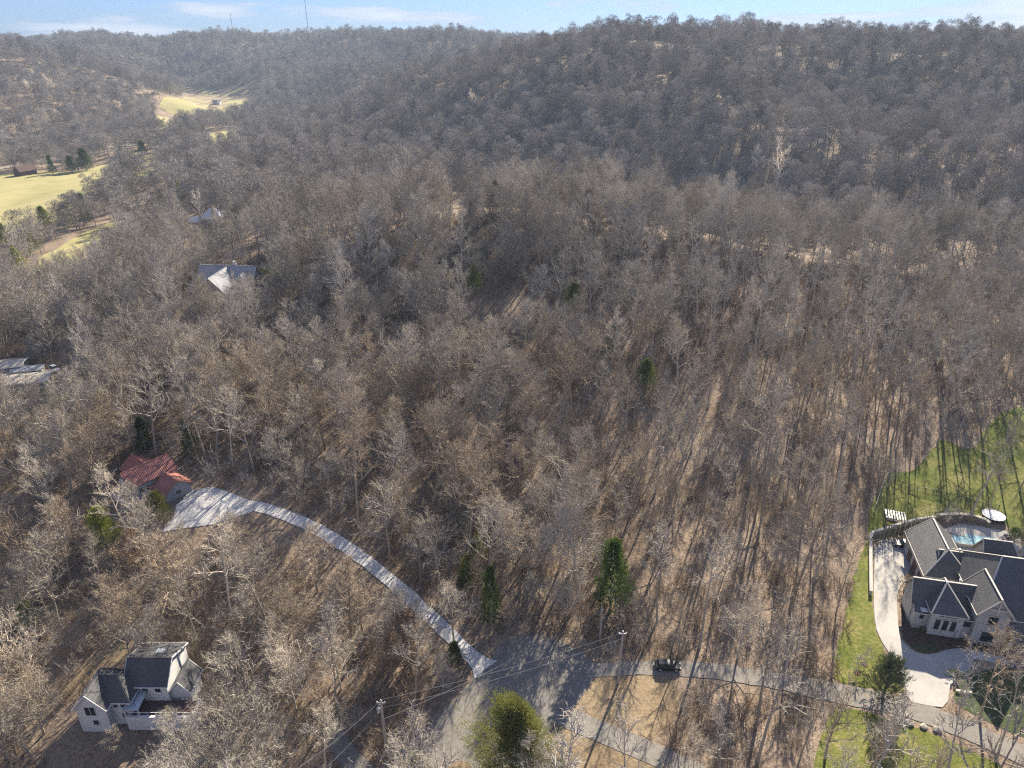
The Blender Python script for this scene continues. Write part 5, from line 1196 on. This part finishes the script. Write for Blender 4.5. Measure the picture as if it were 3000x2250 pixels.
# ------------------------------------------------------------------ vehicles
def car(u, v, rz, paint, label, L_=4.7, W=1.86):
    x, y = gp(u, v); e = empty('parked_car', (x, y, h1(x, y) + .1), rz, label, 'car')
    hw = W / 2
    prof = [(-L_ / 2, .45, .80), (-L_ / 2 + .12, .30, 1.0), (-L_ * .30, .28, 1.04), (-.6, .28, 1.02), (L_ * .17, .28, 1.00), (L_ * .36, .28, .93), (L_ / 2 - .2, .30, .82), (L_ / 2, .42, .66)]
    v_, f_ = [], []
    for i, (xx, z0, z1) in enumerate(prof):
        k = .86 if i in (0, len(prof) - 1) else .97 if i in (1, len(prof) - 2) else 1
        v_ += [(xx, -hw * k, z0), (xx, -hw * k, z1 - .14), (xx, -hw * k * .93, z1), (xx, hw * k * .93, z1), (xx, hw * k, z1 - .14), (xx, hw * k, z0)]
    for i in range(len(prof) - 1):
        for j in range(6): a_ = i * 6 + j; b_ = i * 6 + (j + 1) % 6; f_.append((a_, b_, b_ + 6, a_ + 6))
    f_ += [(5, 4, 3, 2, 1, 0), tuple(6 * (len(prof) - 1) + j for j in range(6))]
    mesh_obj('body', v_, f_, paint, e)
    cab = [(-L_ * .43, .98, .80), (-L_ * .36, 1.56, .70), (-L_ * .02, 1.62, .70), (L_ * .07, 1.56, .70), (L_ * .22, .99, .82)]
    v_ = []; f_ = []
    for xx, zz, k in cab: v_ += [(xx, -hw * k, zz), (xx, hw * k, zz)]
    v_ += [(cab[0][0] + .1, -hw * .9, .96), (cab[0][0] + .1, hw * .9, .96)]
    mesh_obj('roof', [v_[2], v_[3], v_[5], v_[4], v_[7], v_[6], (v_[2][0], v_[2][1], v_[2][2] - .06), (v_[3][0], v_[3][1], v_[3][2] - .06), (v_[7][0], v_[7][1], v_[7][2] - .06), (v_[6][0], v_[6][1], v_[6][2] - .06)],
             [(0, 1, 2, 3), (3, 2, 4, 5), (7, 6, 9, 8), (0, 3, 5, 9, 6), (1, 7, 8, 4, 2), (6, 7, 1, 0), (5, 4, 8, 9)], paint, e)
    mesh_obj('windscreen', [(L_ * .07, -hw * .69, 1.53), (L_ * .07, hw * .69, 1.53), (L_ * .22, hw * .84, .99), (L_ * .22, -hw * .84, .99)], [(0, 3, 2, 1)], 'glass', e)
    mesh_obj('rear_window', [(-L_ * .36, -hw * .69, 1.53), (-L_ * .36, hw * .69, 1.53), (-L_ * .43, hw * .84, 1.0), (-L_ * .43, -hw * .84, 1.0)], [(0, 1, 2, 3)], 'glass', e)
    for sg in (-1, 1):
        mesh_obj('side_window', [(-L_ * .36, sg * hw * .70, 1.54), (L_ * .07, sg * hw * .70, 1.54), (L_ * .22, sg * hw * .86, 1.0), (-L_ * .42, sg * hw * .86, 1.0)], [(0, 1, 2, 3)] if sg > 0 else [(3, 2, 1, 0)], 'glass', e)
        MB().box(L_ / 2 - .16, L_ / 2 + .01, sg * hw * .62 - .2, sg * hw * .62 + .2, .60, .74).build('headlight', 'white_plastic', e)
        for xx in (-L_ * .30, L_ * .31):
            w_ = MB(); n = 16; v_ = []
            for yy in (-.12, .12):
                for j in range(n): v_.append((xx + math.cos(j * 6.2832 / n) * .36, sg * (hw - .1) + yy, .34 + math.sin(j * 6.2832 / n) * .36))
            t_ = mesh_obj('wheel', v_, [(j, (j + 1) % n, n + (j + 1) % n, n + j) for j in range(n)] + [tuple(range(n))[::-1], tuple(range(n, 2 * n))], 'tyre', e)
            v2 = [(xx + math.cos(j * 6.2832 / n) * .22, sg * (hw + .025), .34 + math.sin(j * 6.2832 / n) * .22) for j in range(n)] + [(xx, sg * (hw + .04), .34)]
            mesh_obj('rim', v2, [(j, (j + 1) % n, n) if sg < 0 else ((j + 1) % n, j, n) for j in range(n)], 'grey_metal', t_)
    return e
car(1955, 1958, R(-4), 'car_paint', 'black car parked on the lane among tree shadows')
car(2648, 1602, R(168), 'car_paint', 'dark car parked beside the mansion garage')
car(161, 1085, R(-35), 'silver_paint', 'silver car parked beside the tan roofed house')

# ------------------------------------------------------------------ poles and wires
def util_pole(u, v, H_, label, arm=True, trafo=False, white=False):
    x, y = gp(u, v); e = empty('utility_pole', (x, y, h1(x, y)), 0, label, 'utility pole')
    mb = MB(); mb.tube([(0, 0, -1), (0, 0, H_ * .5), (0, 0, H_)], [.24, .20, .16], 10); mb.build('pole', 'wood_pole', e)
    if arm:
        slab(e, 'crossarm', -.7, .7, -.07, .07, H_ - .55, H_ - .40, 'white' if white else 'wood_pole')
        for q in (-.6, 0, .6): MB().lathe([(.03, 0), (.05, .02), (.12, .08), (.05, .14), (.12, .2), (.05, .26)], 8, (q, 0, H_ - .40 if q else H_)).build('insulator', 'white_plastic', e)
    if trafo:
        t_ = MB().lathe([(.02, 0), (.28, .03), (.3, .1), (.3, .9), (.26, .98), (.05, 1.0)], 12, (-.5, .05, H_ - 2.6)).build('transformer', 'grey_metal', e)
        MB().lathe([(.03, 0), (.07, .05), (.03, .12), (.07, .2), (.03, .26)], 8, (-.5, .05, H_ - 1.6)).build('bushing', 'white_plastic', t_)
        mb = MB(); bar(mb, (-.25, 0, H_ - 2.2), (0, 0, H_ - 2.2), .08, .08); bar(mb, (-.5, 0, H_ - .9), (.1, 0, H_ - .9), .07, .07); mb.build('bracket', 'grey_metal', e)
        mb = MB(); mb.tube([(.2, -.06, .3), (.2, -.06, H_ - 3)], .045, 6); mb.build('conduit', 'grey_metal', e); slab(e, 'meter_box', .24, .6, -.2, .02, 1.3, 1.9, 'grey_metal')
    return e.location.copy(), H_
p1, H1_ = util_pole(1134, 2216, 13.0, 'weathered utility pole with transformer left of the road', trafo=True)
p2, H2_ = util_pole(1811, 2003, 12.6, 'utility pole with white crossarm above the upper lane', white=True)
p3, H3_ = util_pole(1757, 1880, 8.5, 'plain shorter pole at the wood edge above the turning circle', arm=False)
def wire(a_, b_, sag, label, r_=.02):
    a_ = Vector(a_); b_ = Vector(b_); pts = [a_.lerp(b_, t / 16) - Vector((0, 0, sag * 4 * (t / 16) * (1 - t / 16))) for t in range(17)]
    mb = MB(); mb.tube([(p - a_)[:] for p in pts], r_, 5); o = mb.build('power_line', 'wire'); o.location = a_; tag(o, label, 'power line', 'power lines over the road')
V3 = lambda p, z: (p[0], p[1], p[2] + z)
wire(V3(p1, H1_ + .2), V3(p2, H2_ - .2), .9, 'topmost power line crossing the turning circle')
wire(V3(p1, H1_ - 1.6), V3(p2, H2_ - 1.6), 1.0, 'lower power line crossing the turning circle')
wire(V3(p1, H1_ - 4.2), V3(p3, H3_ - .4), 1.2, 'lowest slack line from the transformer pole over the road')
q1 = survey(820, 2300, 9.0); wire(V3(p1, H1_ + .1), (*q1, 10.0), .9, 'upper power line running off the bottom edge left of the pole')
q2 = survey(870, 2320, 7.0); wire(V3(p1, H1_ - 1.8), (*q2, 7.0), .9, 'lower power line running off the bottom edge left of the pole')
def mast(u, y, vtop, w, label):
    x, _, _ = survey_y(u, 110, y); zb = h1(x, y); zt = survey_y(u, vtop, y)[2]; e = empty('radio_mast', (x, y, zb), 0, label, 'radio mast'); Hm = zt - zb
    legs = [(math.cos(a_) * w, math.sin(a_) * w) for a_ in (0, 2.09, 4.19)]
    for lx, ly in legs: mb = MB(); mb.tube([(lx, ly, -2), (lx, ly, Hm)], .17, 4); mb.build('leg', 'mast_steel', e)
    mb = MB(); n = int(Hm / 5)
    for k in range(n):
        for j in range(3): a_, b_ = legs[j], legs[(j + 1) % 3]; bar(mb, (*a_, k * 5), (*b_, k * 5 + 5), .16, .16)
    mb.build('bracing', 'mast_steel', e)
    for k in (.45, .75, .97): MB().box(-1.0, 1.0, -1.0, 1.0, Hm * k, Hm * k + 1.6).build('antenna', 'dark_metal', e)
mast(905, 2150, -14, .9, 'tall dark radio mast on the far skyline')
mast(685, 2250, 40, .6, 'fainter radio mast left of the tall one on the skyline')

# ------------------------------------------------------------------ haze
def make_haze():
    m, nt, o = new_mat('haze_air')
    pv = N(nt, 'ShaderNodeVolumePrincipled'); pv.inputs['Color'].default_value = (.58, .76, 1.0, 1); pv.inputs['Density'].default_value = .00010; pv.inputs['Anisotropy'].default_value = .2
    L(nt, pv.outputs[0], o.inputs['Volume'])
    b = MB().box(-3000, 3000, -500, 3000, -70, 250); ob = b.build('haze', m)
    tag(ob, 'thin blue winter haze over the far hills', 'haze', kind='stuff')
make_haze()
